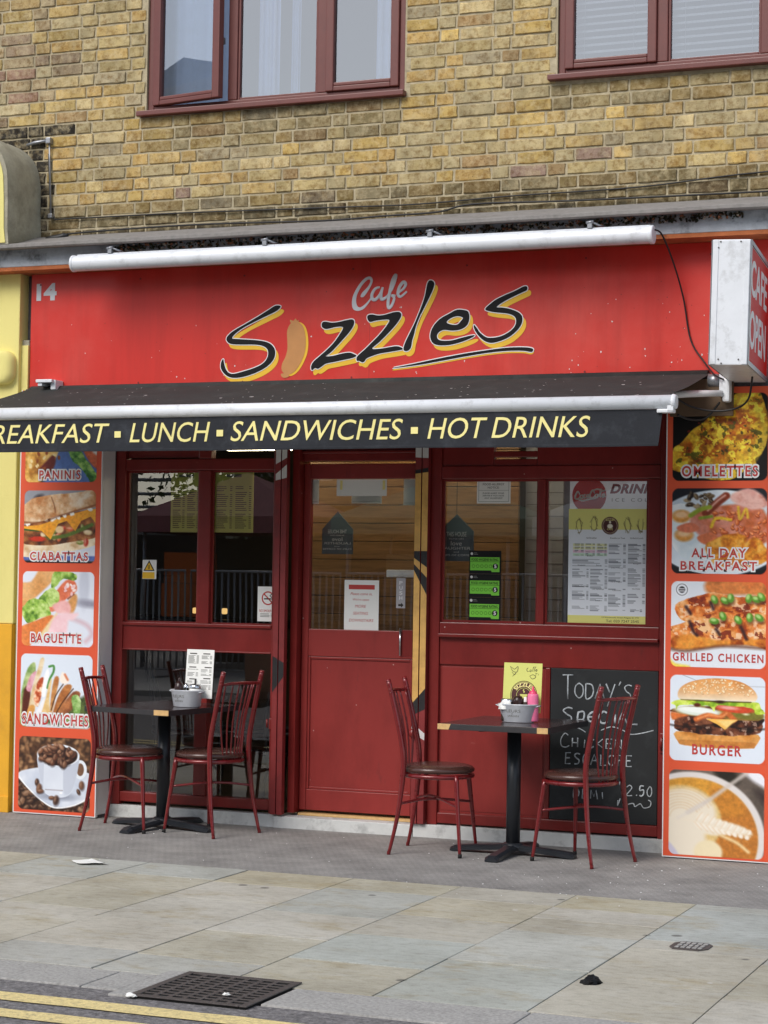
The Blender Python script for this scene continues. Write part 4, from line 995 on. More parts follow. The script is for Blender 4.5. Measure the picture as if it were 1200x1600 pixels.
# ------------------------------------------------------------------ awning
A = wthing('awning', 'black retractable awning with a white front bar and yellow lettered valance', 'awning', (-.27, -.45, 2.4))
AX0, AX1 = -2.43, 1.895; n_ = 60; pts = []
for i in range(n_ + 1):
    x = AX0 + (AX1 - AX0) * i / n_
    for k in range(7):
        u = k / 6; sag = -.014 * math.sin(math.pi * u) + .003 * mnoise.noise(Vector((x * 1.5, u * 3, 0)))
        pts.append((x - .045 * u * (i / n_) , -.02 - .87 * u, 2.648 - .208 * u + sag))
mb = MB(); mb.grid(pts, n_ + 1, 7); mb.build('canopy', M_['canvas'], A)
bar = MB(); bar.tube([(AX0 - .05, -.905, 2.408), (AX1 + .0, -.905, 2.408)], .036, 20); bar.build('front_bar', M_['white'], A)
ec = MB(); ec.tube([(AX1, -.905, 2.408), (AX1 + .006, -.905, 2.408), (AX1 + .022, -.905, 2.408)], [.039, .04, .035], 20); ec.box(AX1 - .075, AX1 + .01, -.93, -.87, 2.352, 2.372, .006); ec.box(AX1 - .02, AX1 + .012, -.935, -.90, 2.36, 2.39, .004); ec.build('end_cap', M_['white'], A)
mb = MB(); pts = []; n_ = 110
for i in range(n_ + 1):
    x = AX0 + (1.848 - AX0) * i / n_
    for k in range(6):
        u = k / 5
        pts.append((x - .022 * u * i / n_, -.912 + .006 * 1.6 * math.sin(x * 5.1) * u + .008 * mnoise.noise(Vector((x * 2.2, u, 3))) * u, 2.372 - .186 * u - .004 * mnoise.noise(Vector((x * 1.1, 0, 9))) * u))
mb.grid(pts, n_ + 1, 6); mb.build('valance', M_['valance'], A)
hm = MB(); pts = []
for i in range(n_ + 1):
    x = AX0 + (1.826 - AX0) * i / n_
    yy = -.9135 + .006 * 1.6 * math.sin(x * 5.1) + .008 * mnoise.noise(Vector((x * 2.2, 1, 3)))
    zz = 2.186 - .004 * mnoise.noise(Vector((x * 1.1, 0, 9)))
    pts += [(x, yy - .0015, zz + .016), (x, yy - .003, zz + .008), (x, yy - .001, zz - .001)]
hm.grid(pts, n_ + 1, 3); hm.build('hem', M_['valance'], A)
def val_y(x, z):
    u = (2.372 - z) / .186; return -.912 + (1.6 * .006 * math.sin(x * 5.1) + .008 * mnoise.noise(Vector((x * 2.2, u, 3)))) * u
def vwarp(p): return Vector((p.x, p.y, -val_y(p.x, p.y) + .0015 + p.z))
for body, x0, x1 in (('BREAKFAST', -2.215, -1.345), ('LUNCH', -1.214, -.710), ('SANDWICHES', -.582, .436), ('HOT DRINKS', .577, 1.468)):
    text_mesh(body, (x0, x1, 2.234, 2.344), fm(0), M_['cream'], 'lettering', A, offset=.001, shear=.22, depth=.0015, warp=vwarp, wordsp=.8)
for x in (-1.29, -.648, .503): shape_mesh([[vec for vec in rrect(x - .02, x + .02, 2.262, 2.298, .002, 2)]], fm(val_y(x, 2.28) - .003), M_['cream'], 'lettering', A, .002)
rl = MB(); rl.tube([(AX0 + .02, -.03, 2.615), (1.88, -.03, 2.615)], .045, 16); rl.build('roller', M_['canvas'], A)
re = MB(); re.tube([(1.90, -.11, 2.592), (1.962, -.11, 2.592)], .037, 20); re.build('roller_end', M_['steel'], A)
bk = MB(); bk.box(1.966, 2.005, -.16, .0, 2.50, 2.63, .01); bk.box(1.99, 2.03, -.19, -.12, 2.47, 2.60, .012); bk.build('bracket', M_['white'], A)
am = MB(); am.tube([(1.99, -.19, 2.515), (1.84, -.30, 2.505), (1.745, -.33, 2.50)], [.017, .019, .021], 10); am.tube([(1.745, -.33, 2.50), (1.80, -.60, 2.45), (1.84, -.88, 2.41)], .016, 10); am.build('arm', M_['white'], A)
am = MB(); am.tube([(-2.28, -.10, 2.60), (-2.05, -.30, 2.52)], .018, 10); am.tube([(-2.05, -.30, 2.52), (-2.2, -.88, 2.41)], .016, 10); am.build('arm', M_['white'], A)
bk = MB(); bk.box(-2.325, -2.21, -.13, -.006, 2.672, 2.692, .004); bk.box(-2.235, -2.20, -.10, -.006, 2.63, 2.690, .004); bk.box(-2.315, -2.285, -.12, -.006, 2.652, 2.671, .003); bk.build('bracket', M_['white'], A)
bm_box('mounting_board', mat('brown_board', rgb(92, 74, 56), .8, var=.15, scale=14), A, 1.69, 2.035, -.125, -.098, 2.40, 2.60)
mb = MB(); rr = random.Random(31)
for k in range(100):
    u, x = rr.uniform(.08, .97), rr.uniform(AX0 + .05, AX1 - .1); r_ = rr.uniform(.002, .006) * (1.8 if rr.random() < .12 else 1)
    y, z = -.02 - .87 * u, 2.648 - .208 * u - .014 * math.sin(math.pi * u) + .0035
    mb.face([(x + r_ * 1.4 * math.cos(a) * rr.uniform(.5, 1.2), y + r_ * math.sin(a), z + r_ * math.sin(a) * .239) for a in (0, 1, 2, 3, 4, 5)])
mb.build('dropping', M_['rail_w'], A)

# ------------------------------------------------------------------ food posters on the two piers
OR = (226, 88, 52)
def new(bgc): return Pic(160, 146, bgc)
def uni(x0, x1, y0, y1): return lambda r: (x0 + (x1 - x0) * r.rand(), y0 + (y1 - y0) * r.rand())
def inell(cx, cy, rx, ry):
    def f(r):
        a, q = r.rand() * 6.283, math.sqrt(r.rand()); return cx + rx * q * math.cos(a), cy + ry * q * math.sin(a)
    return f
def p_omelette():
    p = new((14, 13, 14)); p.seed = 50
    o = [(0, .64), (.1, .55), (.2, .42), (.33, .33), (.43, .2), (.6, .06), (.74, -.03), (.9, -.02), (.97, .15), (1, .3), (.99, .55), (.93, .70), (.87, .75), (.88, .82), (.78, .87), (.65, .97), (.5, 1.0), (.25, .95), (.1, .9), (-.02, .85)]
    m = p.mpoly(o, wob=.02); p.put(m, p.tex([(150, 96, 28), (206, 156, 44), (226, 190, 62), (206, 166, 60)], 10, 5, 2.4))
    inner = p.mpoly([(.06, .68), (.2, .5), (.4, .36), (.6, .2), (.78, .1), (.88, .16), (.92, .42), (.85, .6), (.7, .72), (.5, .8), (.25, .84)], soft=.10)
    p.put(np.clip((p.nz(13, 5) - .42) * 6, 0, 1) * np.clip(inner, 0, 1), p.tex([(118, 56, 18), (170, 86, 26), (196, 116, 40)], 12), .9)
    p.put(np.clip((p.nz(16, 4) - .60) * 9, 0, 1) * m, (238, 222, 80), .8)
    p.put(np.clip((p.nz(13, 4) - .66) * 12, 0, 1) * m, (86, 84, 28), .85)
    p.blobs(26, inell(.5, .55, .4, .3), .018, [(120, 40, 26), (70, 60, 30), (150, 70, 30)], seed=4)
    p.line([(.12, .9), (.4, .97), (.62, .93), (.82, .84), (.93, .66), (.98, .4)], .03, (214, 186, 70), soft=.03, a=.6)
    p.shade(np.clip((p.Y - .75) * 2, 0, 1) * np.clip(.5 - p.X, 0, 1), .4)
    return p
def p_breakfast():
    p = new((34, 38, 46)); p.seed = 80
    p.ell(.5, .52, .72, .50, p.tex([(196, 206, 214), (226, 232, 236)], 3), soft=.015)
    p.poly([(-.1, .9), (.15, .96), (.5, 1.02), (.85, .98), (1.1, .9), (1.1, 1.1), (-.1, 1.1)], (18, 16, 18))
    p.poly([(0, .2), (.3, .25), (.4, .7), (.35, .85), (.1, .8), (-.05, .5)], p.tex([(206, 216, 220), (238, 240, 238)], 5))
    for cx, cy in ((.10, .33), (.13, .55)):
        p.ell(cx, cy, .10, .075, (214, 150, 74), soft=.03); p.ell(cx, cy - .02, .075, .04, (240, 196, 150), soft=.03)
    p.poly([(.2, .3), (.55, .2), (.9, .2), (1.02, .4), (1, .62), (.75, .7), (.3, .56)], p.tex([(190, 104, 62), (206, 130, 108), (214, 150, 130)], 6), soft=.03)
    p.poly([(.62, .08), (.8, .0), (.95, .08), (1.0, .2), (.85, .25), (.66, .17)], p.tex([(214, 160, 150), (228, 184, 172), (204, 138, 124)], 7), soft=.03)
    p.blobs(52, uni(.45, 1.0, .28, .60), .026, [(206, 104, 48), (222, 132, 80), (196, 92, 44)], hl=(240, 186, 150), dark=(120, 52, 30), seed=2)
    p.blobs(24, uni(.16, .42, .06, .22), .034, [(96, 76, 52), (60, 46, 34), (160, 140, 108), (40, 30, 26)], hl=(190, 172, 140), seed=5)
    p.line([(.36, .29), (.48, .17), (.57, .09)], .085, (134, 62, 40), soft=.02); p.line([(.38, .26), (.48, .15), (.56, .085)], .022, (214, 164, 150), soft=.02)
    p.line([(.2, .32), (.3, .25), (.4, .22)], .05, (150, 164, 60), soft=.02); p.line([(.3, .35), (.42, .33)], .035, (130, 150, 54), soft=.02)
    p.line([(.42, .45), (.47, .35), (.62, .37)], .032, (226, 190, 58), soft=.02); p.line([(.7, .22), (.72, .36), (.78, .24), (.8, .34)], .026, (224, 186, 66), soft=.02)
    p.poly([(.06, .45), (.2, .40), (.3, .47), (.2, .52), (.08, .5)], (214, 124, 92), soft=.02)
    p.poly([(.28, .56), (.42, .52), (.5, .6), (.38, .66), (.29, .62)], (214, 122, 82), soft=.02)
    for o in ([(.36, .66), (.5, .57), (.7, .53), (.8, .58), (.72, .72), (.5, .82), (.4, .8)], [(.72, .72), (.86, .57), (.97, .66), (1.02, .8), (.9, .9), (.7, .9)], [(.42, .84), (.6, .76), (.76, .84), (.6, .93)]):
        p.poly(o, p.tex([(176, 96, 26), (214, 142, 48), (232, 176, 82)], 14, 4), soft=.02, wob=.03)
    return p
def p_chicken():
    p = new((218, 222, 228)); p.seed = 110
    p.poly([(.36, .1), (.45, -.05), (1.1, -.05), (1.1, .17), (.8, .15), (.5, .16)], p.tex([(150, 84, 44), (214, 134, 74), (196, 108, 56)], 4), soft=.05)
    cols = [(150, 66, 30), (206, 112, 48), (226, 150, 84), (236, 190, 140)]
    a = [(.05, .28), (.2, .2), (.45, .13), (.7, .17), (1.1, .15), (1.1, .3), (.8, .35), (.5, .37), (.2, .47), (.08, .42)]
    b = [(-.05, .58), (.1, .5), (.3, .43), (.5, .36), (.8, .34), (1.1, .28), (1.1, .75), (.8, .72), (.5, .74), (.2, .79), (.02, .78)]
    for o in (a, b):
        m = p.mpoly(o, wob=.03); p.put(m, p.tex(cols, 9, 5, 2.4)); p.put(np.clip((p.nz(18, 3) - .6) * 9, 0, 1) * m, (240, 210, 180), .7)
        p.put(np.clip((p.nz(10, 4) - .62) * 10, 0, 1) * m, (120, 44, 26), .8)
    p.poly([(-.02, .68), (.2, .62), (.5, .68), (.8, .66), (1.1, .66), (1.1, .76), (.8, .73), (.5, .75), (.2, .8), (.0, .78)], p.tex([(150, 72, 24), (216, 138, 56), (226, 158, 70)], 7), soft=.03)
    for q in ([(.2, .47), (.24, .58), (.28, .63)], [(.16, .3), (.21, .38)], [(.48, .55), (.52, .62)], [(.42, .24), (.45, .32)], [(.74, .52), (.8, .66)]): p.line(q, .034, (52, 34, 40), soft=.025, a=.85)
    p.line([(-.02, .79), (.15, .815), (.35, .78), (.6, .745), (1.05, .765)], .03, (96, 54, 34), soft=.04, a=.8)
    for cx, cy, an in ((.46, .46, 10), (.55, .4, 70), (.71, .44, 60), (.83, .41, 90), (.93, .41, 40), (.46, .21, 70), (.57, .22, 30), (.63, .19, 90), (.82, .19, 100), (.9, .2, 20), (.95, .17, 60)):
        p.ell(cx + .01, cy + .03, .055, .038, (70, 40, 24), an, soft=.03, a=.6); p.ell(cx, cy, .052, .036, (96, 150, 52), an, soft=.015); p.ell(cx - .01, cy - .015, .03, .018, (176, 210, 130), an, soft=.015)
    p.ell(.115, .1, .075, .085, (226, 228, 232)); 
    for r_, c in ((.062, (70, 70, 74)), (.056, (224, 226, 230)), (.034, (34, 34, 38))): p.ell(.115, .1, r_, r_ * 1.12, c)
    p.line([(.09, .09), (.14, .09)], .012, (220, 220, 224)); p.line([(.09, .115), (.14, .115)], .012, (220, 220, 224))
    p.poly([(-.02, .9), (.05, .96), (.2, .985), (.2, 1.05), (-.05, 1.05)], (228, 206, 92), soft=.03)
    return p
def p_burger():
    p = new((214, 221, 230)); p.seed = 140
    p.line([(.13, .0), (.3, .07)], .006, (150, 154, 160)); p.line([(.75, .11), (1, .11)], .012, (190, 194, 200))
    p.poly([(.07, .66), (.5, .69), (.93, .66), (.9, .80), (.84, .825), (.5, .84), (.16, .82), (.09, .78)], p.tex([(190, 126, 60), (214, 154, 86), (222, 166, 100)], 6))
    p.put(np.clip(1 - abs(p.Y - .80) / .05, 0, 1) * p.mpoly([(.07, .66), (.5, .69), (.93, .66), (.9, .80), (.84, .825), (.5, .84), (.16, .82), (.09, .78)]), (168, 104, 46), .5)
    for o in ([(.05, .57), (.1, .52), (.5, .5), (.93, .53), (.97, .59), (.9, .66), (.5, .69), (.1, .655)], [(.07, .48), (.5, .44), (.95, .47), (.98, .52), (.9, .58), (.5, .6), (.12, .56)]):
        m = p.mpoly(o, wob=.035); p.put(m, p.tex([(44, 24, 18), (98, 56, 38), (130, 82, 58)], 12, 5, 2.8)); p.put(np.clip((p.nz(20, 3) - .66) * 12, 0, 1) * m, (206, 178, 160), .6)
    p.put(.5 - (abs(p.Y - .585 - .02 * np.sin(p.X * 9)) - .012) / .02, (30, 18, 14), .6)
    p.poly([(.2, .36), (.9, .36), (.98, .42), (.93, .50), (.6, .5), (.2, .47), (.05, .44), (.0, .42)], p.tex([(120, 84, 40), (150, 120, 60), (96, 54, 30)], 9))
    p.poly([(.01, .44), (.1, .45), (.2, .47), (.1, .5), (.03, .53)], (206, 116, 62), soft=.02)
    p.ell(.3, .42, .24, .052, (214, 222, 210), 4, soft=.02); p.ell(.28, .405, .2, .03, (230, 234, 228), 4, soft=.02)
    p.ell(.82, .44, .17, .055, (120, 116, 52), 5, soft=.02); p.ell(.8, .43, .03, .012, (220, 220, 190), 5, soft=.02)
    p.ell(.68, .375, .21, .045, (196, 78, 48), 4, soft=.015); p.ell(.62, .365, .1, .02, (228, 160, 150), 4, soft=.02)
    p.line([(.28, .51), (.4, .46), (.52, .48), (.6, .43), (.68, .5)], .055, (196, 108, 56), soft=.02); p.line([(.3, .505), (.42, .455), (.54, .47), (.6, .43)], .018, (226, 150, 96), soft=.02)
    p.poly([(.38, .50), (.72, .50), (.66, .54), (.585, .62), (.5, .56)], (236, 182, 92), rnd=False); p.poly([(.5, .515), (.7, .505), (.6, .6)], (246, 206, 132), rnd=False, soft=.03)
    lt = [(.01, .33), (.15, .28), (.5, .29), (.8, .29), (.93, .29), (.96, .36), (1.0, .42), (.9, .43), (.86, .36), (.6, .34), (.5, .34), (.47, .42), (.42, .36), (.3, .35), (.25, .34), (.1, .36), (.07, .40), (.06, .36)]
    p.poly(lt, p.tex([(120, 160, 40), (182, 206, 72), (214, 226, 120)], 12, 4, 2.5), wob=.03)
    p.line([(.12, .285), (.5, .297), (.85, .29)], .014, (84, 62, 26), soft=.015); p.ell(.29, .345, .035, .022, (90, 40, 24), soft=.015); p.ell(.53, .3, .05, .02, (60, 40, 20), soft=.02)
    bun = [(.09, .27), (.085, .2), (.13, .13), (.24, .07), (.4, .035), (.56, .03), (.74, .06), (.86, .13), (.915, .21), (.905, .27), (.84, .285), (.5, .28), (.16, .285)]
    m = p.mpoly(bun); base = np.clip((p.Y - .03) / .25, 0, 1)[..., None]
    top = np.array((206, 138, 74.)) / 255; low = np.array((232, 214, 186.)) / 255
    p.put(m, (top * (1 - base ** 1.6) + low * base ** 1.6) * (0.95 + .1 * p.nz(8))[..., None])
    p.put(m * np.clip(1 - np.hypot((p.X - .38) / .3, (p.Y - .1) / .12), 0, 1), (240, 190, 130), .4)
    def seeds(r):
        while True:
            x, y = .12 + .78 * r.rand(), .04 + .17 * r.rand()
            if ((x - .5) / .4) ** 2 + ((y - .26) / .22) ** 2 < 1: return x, y
    p.blobs(95, seeds, .0125, [(246, 228, 196), (236, 214, 176)], asp=.5, dark=(176, 112, 60), seed=9)
    return p
def p_latte():
    p = new((96, 86, 78)); p.seed = 170
    p.im *= (0.75 + .5 * p.nz(2, 2))[..., None]; p.poly([(.45, -.1), (.6, -.1), (.75, .1), (.62, .16), (.5, .05)], (46, 42, 34), soft=.06)
    p.poly([(.78, -.05), (1.1, -.05), (1.1, .2), (.95, .14), (.83, .05)], (226, 226, 232), soft=.05); p.poly([(.9, .2), (1.1, .3), (1.1, .5)], (64, 54, 52), soft=.08)
    p.ell(.25, .78, .76, .76, (214, 208, 204), soft=.02); p.ell(.24, .79, .70, .70, (190, 132, 64), soft=.02)
    p.put(p.mell(.24, .79, .70, .70, soft=.02) * np.clip(1.2 - p.Y * 2.2, 0, 1), (206, 152, 62), .8)
    p.put(p.mell(.24, .79, .70, .70) * np.clip(p.X - .4, 0, 1), (176, 108, 48), .5)
    cream = (224, 214, 196)
    p.ell(.14, .60, .42, .42, (214, 186, 128), soft=.03); p.ell(.16, .52, .34, .30, cream, soft=.05); p.ell(.1, .85, .3, .3, cream, soft=.06); p.ell(.42, .95, .15, .14, (226, 212, 178), soft=.03)
    for k in range(9):
        r_ = .12 + k * .034; q = [(.13 + r_ * math.cos(R(a)), .56 + r_ * .95 * math.sin(R(a))) for a in range(185 - k * 3, 338, 12)]
        p.line(q, .006 + .002 * (k % 3), (196, 156, 100), soft=.02, a=.5)
    p.poly([(.1, .56), (.3, .52), (.6, .58), (.8, .64), (.88, .72), (.7, .72), (.45, .75), (.25, .66)], cream, soft=.03)
    for k in range(9):
        t = .30 + k * .064; y = .55 + k * .019
        p.ell(t + .03, y - .012, .056 - k * .003, .026, (232, 224, 210), -58, soft=.012); p.ell(t + .01, y + .09 - k * .005, .062 - k * .004, .024, (232, 224, 210), 48, soft=.012)
        p.line([(t - .01, y + .045), (t + .03, y - .03), (t + .055, y - .058)], .005, (196, 150, 92), soft=.018, a=.5)
        p.line([(t - .03, y + .05), (t + .01, y + .1), (t + .05, y + .14)], .005, (196, 150, 92), soft=.018, a=.5)
    p.line([(.1, .57), (.45, .63), (.86, .74)], .012, (226, 214, 194), soft=.02)
    p.line([(.56, .75), (.72, .82), (.84, .92)], .03, (228, 206, 160), soft=.03)
    p.line([(.2, .5), (.4, .36), (.62, .17), (.82, .0)], .045, (200, 190, 182), soft=.03, a=.85); p.line([(.1, .57), (.2, .5), (.35, .4)], .03, (214, 206, 196), soft=.04, a=.7)
    p.poly([(-.05, .85), (.03, .88), (.12, 1.05), (-.1, 1.05)], (196, 190, 206), soft=.02)
    for _ in range(2): p.im = (p.im * 2 + np.roll(p.im, 1, 0) + np.roll(p.im, -1, 0) + np.roll(p.im, 1, 1) + np.roll(p.im, -1, 1)) / 6
    return p
def p_panini():
    p = new((74, 66, 56)); p.seed = 200
    p.im = p.tex([(50, 44, 40), (110, 94, 74)], 4); p.poly([(.4, .55), (1.1, .6), (1.1, 1.1), (.3, 1.1)], (92, 120, 176), soft=.06)
    for o in ([(-.1, .2), (.2, .1), (.48, .2), (.5, .5), (.3, .75), (.1, 1.05), (-.1, 1.05)], [(.05, .55), (.4, .35), (.48, .5), (.3, .9), (.1, 1.0)]):
        p.poly(o, p.tex([(176, 120, 50), (222, 176, 92), (236, 206, 140)], 6), soft=.02, wob=.04)
    p.poly([(.18, .85), (.3, .7), (.4, .62), (.42, .75), (.3, .95)], (110, 44, 30), soft=.03)
    p.poly([(.55, .4), (.66, .38), (.8, .6), (1, .9), (.96, 1.02), (.8, .85), (.62, .62)], p.tex([(46, 96, 40), (96, 150, 70), (160, 196, 110)], 14, 4, 2.8), wob=.06)
    p.poly([(.7, .3), (1.1, .3), (1.1, .8), (.95, .78), (.8, .55)], p.tex([(196, 92, 60), (216, 120, 84)], 6), soft=.02); p.poly([(.84, .3), (1.1, .3), (1.1, .6), (.95, .6)], (222, 216, 210), soft=.03)
    p.blobs(16, uni(.0, .48, .3, .95), .03, [(236, 214, 160), (150, 84, 40)], seed=6)
    return p
def p_ciabatta():
    p = new((150, 152, 160)); p.seed = 230
    p.ell(.2, .09, .06, .03, (70, 66, 70), -20, soft=.04)
    p.poly([(-.05, .8), (.5, .9), (1.1, .66), (1.1, 1.1), (-.1, 1.1)], (206, 210, 220), soft=.02); p.poly([(-.05, .92), (1.1, .9), (1.1, .96), (-.05, .97)], (92, 110, 170), soft=.02); p.put(np.clip((p.Y - .955) * 40, 0, 1), (28, 26, 30))
    p.poly([(-.05, .72), (.3, .76), (.6, .7), (1.1, .55), (1.1, .7), (.7, .84), (.3, .92), (-.05, .9)], p.tex([(196, 160, 116), (226, 204, 170), (236, 222, 196)], 8), wob=.03)
    p.poly([(-.05, .5), (1.1, .25), (1.1, .6), (.6, .72), (.3, .76), (-.05, .72)], p.tex([(70, 44, 30), (130, 78, 44), (176, 120, 70)], 9))
    p.blobs(14, uni(.0, 1, .5, .72), .045, [(190, 56, 36), (120, 130, 56), (206, 100, 60), (222, 196, 150)], hl=(236, 220, 200), seed=8)
    p.line([(.3, .66), (.6, .62), (.95, .47)], .05, (96, 116, 50), soft=.02); p.line([(.0, .53), (.2, .545)], .05, (52, 96, 46), soft=.01)
    p.ell(.2, .67, .12, .035, (196, 60, 36), soft=.02); p.ell(.5, .54, .06, .05, (226, 196, 150), soft=.02)
    p.poly([(-.02, .5), (.22, .48), (.5, .38), (.9, .26), (1.05, .25), (1.0, .45), (.93, .36), (.8, .42), (.72, .56), (.6, .42), (.48, .46), (.38, .68), (.25, .56), (.0, .53)], p.tex([(226, 146, 40), (240, 172, 60)], 4), rnd=False)
    p.blobs(12, lambda r: (lambda t: (.02 + t, .46 - t * .24 + .02 * r.rand()))(r.rand()), .04, [(238, 236, 230)], asp=.6, seed=3)
    p.poly([(-.05, .28), (.1, .12), (.4, .06), (.8, .02), (1.1, -.05), (1.1, .18), (.8, .27), (.45, .36), (.2, .44), (-.05, .45)], p.tex([(186, 128, 80), (214, 176, 136), (234, 216, 194)], 7, 5, 2.4), wob=.02)
    p.line([(.38, .1), (.42, .2), (.44, .3)], .012, (136, 84, 50), soft=.02); p.line([(-.02, .44), (.25, .44), (.5, .35), (1.0, .2)], .022, (120, 66, 34), soft=.02, a=.7)
    return p
def p_baguette():
    p = new((216, 220, 230)); p.seed = 260
    p.ell(.86, .2, .07, .28, (196, 200, 212), soft=.04); p.ell(.92, .42, .18, .05, (150, 150, 164), 6, soft=.06)
    p.line([(.7, .62), (.9, .7), (.98, .82), (.9, .92)], .05, (206, 180, 188), soft=.06)
    p.poly([(-.05, .18), (.12, .14), (.26, -.05), (.48, -.05), (.46, .08), (.3, .25), (.1, .42), (-.05, .5)], p.tex([(206, 150, 92), (226, 178, 124)], 4), soft=.03)
    p.poly([(.62, .45), (.72, .3), (.77, .34), (.74, .5), (.66, .6)], (206, 150, 92), soft=.03)
    p.poly([(.45, .3), (.6, .12), (.72, .12), (.76, .25), (.62, .36), (.5, .5), (.4, .54), (.36, .46)], p.tex([(206, 100, 64), (226, 140, 112)], 5), soft=.02)
    gr = [(92, 130, 50), (150, 184, 84), (196, 216, 140)]
    for o in ([(.46, -.02), (.72, .02), (.76, .08), (.7, .12), (.58, .1), (.44, .22), (.4, .18)], [(.22, .38), (.4, .22), (.52, .28), (.5, .42), (.36, .48), (.3, .42)], [(.0, .52), (.1, .38), (.28, .38), (.4, .52), (.4, .6), (.25, .62), (.1, .7), (.02, .64)]): p.poly(o, p.tex(gr, 10, 4, 2.6), wob=.04)
    p.poly([(-.05, .78), (.2, .66), (.42, .58), (.44, .66), (.3, .82), (.05, 1.05), (-.1, 1.05)], p.tex([(206, 118, 62), (222, 140, 82)], 5), soft=.02)
    p.poly([(.44, .6), (.5, .56), (.46, .74), (.3, .92), (.2, .94)], (226, 206, 160), soft=.03)
    p.poly([(.44, .44), (.6, .38), (.68, .46), (.66, .56), (.52, .56), (.44, .5)], p.tex([(222, 160, 158), (236, 190, 186)], 7), soft=.03)
    p.poly([(.48, .58), (.78, .55), (.72, .64), (.65, .66), (.62, .84), (.42, .88), (.36, .86)], p.tex([(222, 170, 176), (236, 206, 210)], 5), soft=.04)
    p.line([(.64, .36), (.72, .3)], .02, (130, 66, 46), soft=.02); p.blobs(12, inell(.66, .22, .07, .1), .03, [(238, 220, 214), (230, 190, 190)], seed=4)
    return p
def p_sandwich():
    p = new((212, 220, 230)); p.seed = 290
    p.put(np.clip((p.Y - .9) * 8, 0, 1), (206, 206, 210)); p.poly([(.5, .8), (.9, .55), (1.1, .6), (1.1, .95), (.4, .95)], p.tex([(46, 54, 36), (96, 110, 60)], 8), soft=.05)
    p.poly([(-.02, 1), (.02, .5), (.1, .2), (.2, .12), (.2, .3), (.12, .5), (.12, .95)], p.tex([(120, 150, 84), (196, 206, 150)], 9), soft=.02)
    p.poly([(.03, .95), (.05, .5), (.14, .5), (.14, .9)], (92, 44, 32), soft=.03); p.poly([(.08, .48), (.14, .3), (.22, .24), (.18, .4), (.14, .52)], p.tex([(196, 120, 140), (222, 176, 184)], 12), soft=.02)
    p.poly([(.1, .9), (.16, .5), (.24, .2), (.28, .06), (.33, .08), (.28, .3), (.2, .55), (.22, .72), (.17, .92)], p.tex([(206, 176, 130), (232, 220, 196)], 8), soft=.02); p.poly([(.09, .88), (.13, .72), (.21, .72), (.17, .9)], (206, 152, 84), soft=.02)
    p.poly([(.2, .5), (.27, .34), (.33, .34), (.3, .56), (.25, .72), (.2, .66)], p.tex([(176, 80, 48), (222, 150, 110), (236, 214, 190)], 16, 3, 3), soft=.02)
    p.poly([(.33, .32), (.38, .2), (.4, .3), (.36, .5), (.35, .58), (.3, .56)], (240, 240, 238), soft=.02)
    p.poly([(.2, .86), (.28, .7), (.34, .6), (.36, .72), (.3, .86)], (232, 230, 232), soft=.02); p.line([(.4, .17), (.46, .16), (.46, .24), (.41, .34), (.38, .46)], .03, (84, 140, 74), soft=.015)
    p.poly([(.29, .88), (.36, .6), (.4, .4), (.44, .34), (.41, .6), (.42, .8), (.36, .9)], p.tex([(216, 180, 120), (232, 216, 180)], 9), soft=.02)
    for o, c in (([(.42, .78), (.44, .5), (.48, .31), (.54, .33), (.5, .56), (.45, .8)], [(170, 108, 60), (206, 156, 100)]), ([(.46, .82), (.52, .6), (.62, .42), (.72, .42), (.66, .58), (.52, .84)], [(160, 98, 54), (196, 136, 80)]), ([(.5, .88), (.6, .68), (.74, .5), (.84, .52), (.76, .7), (.58, .88)], [(130, 80, 52), (176, 116, 74)])): p.poly(o, p.tex(c, 9), soft=.02)
    for q in ([(.44, .76), (.5, .56), (.6, .4)], [(.5, .82), (.6, .64), (.74, .46)]): p.line(q, .014, (70, 46, 34), soft=.015)
    p.poly([(.55, .36), (.58, .24), (.64, .28), (.68, .36), (.62, .4)], (238, 226, 212), soft=.02); p.line([(.62, .27), (.66, .34)], .03, (206, 130, 96), soft=.02)
    p.poly([(.72, .58), (.8, .54), (.86, .66), (.8, .84), (.74, .74)], p.tex([(120, 160, 84), (200, 220, 160)], 12, 4, 2.6), wob=.04); p.poly([(.66, .84), (.8, .8), (1.05, .9), (1.05, .94), (.66, .94)], (130, 150, 80), soft=.03)
    return p
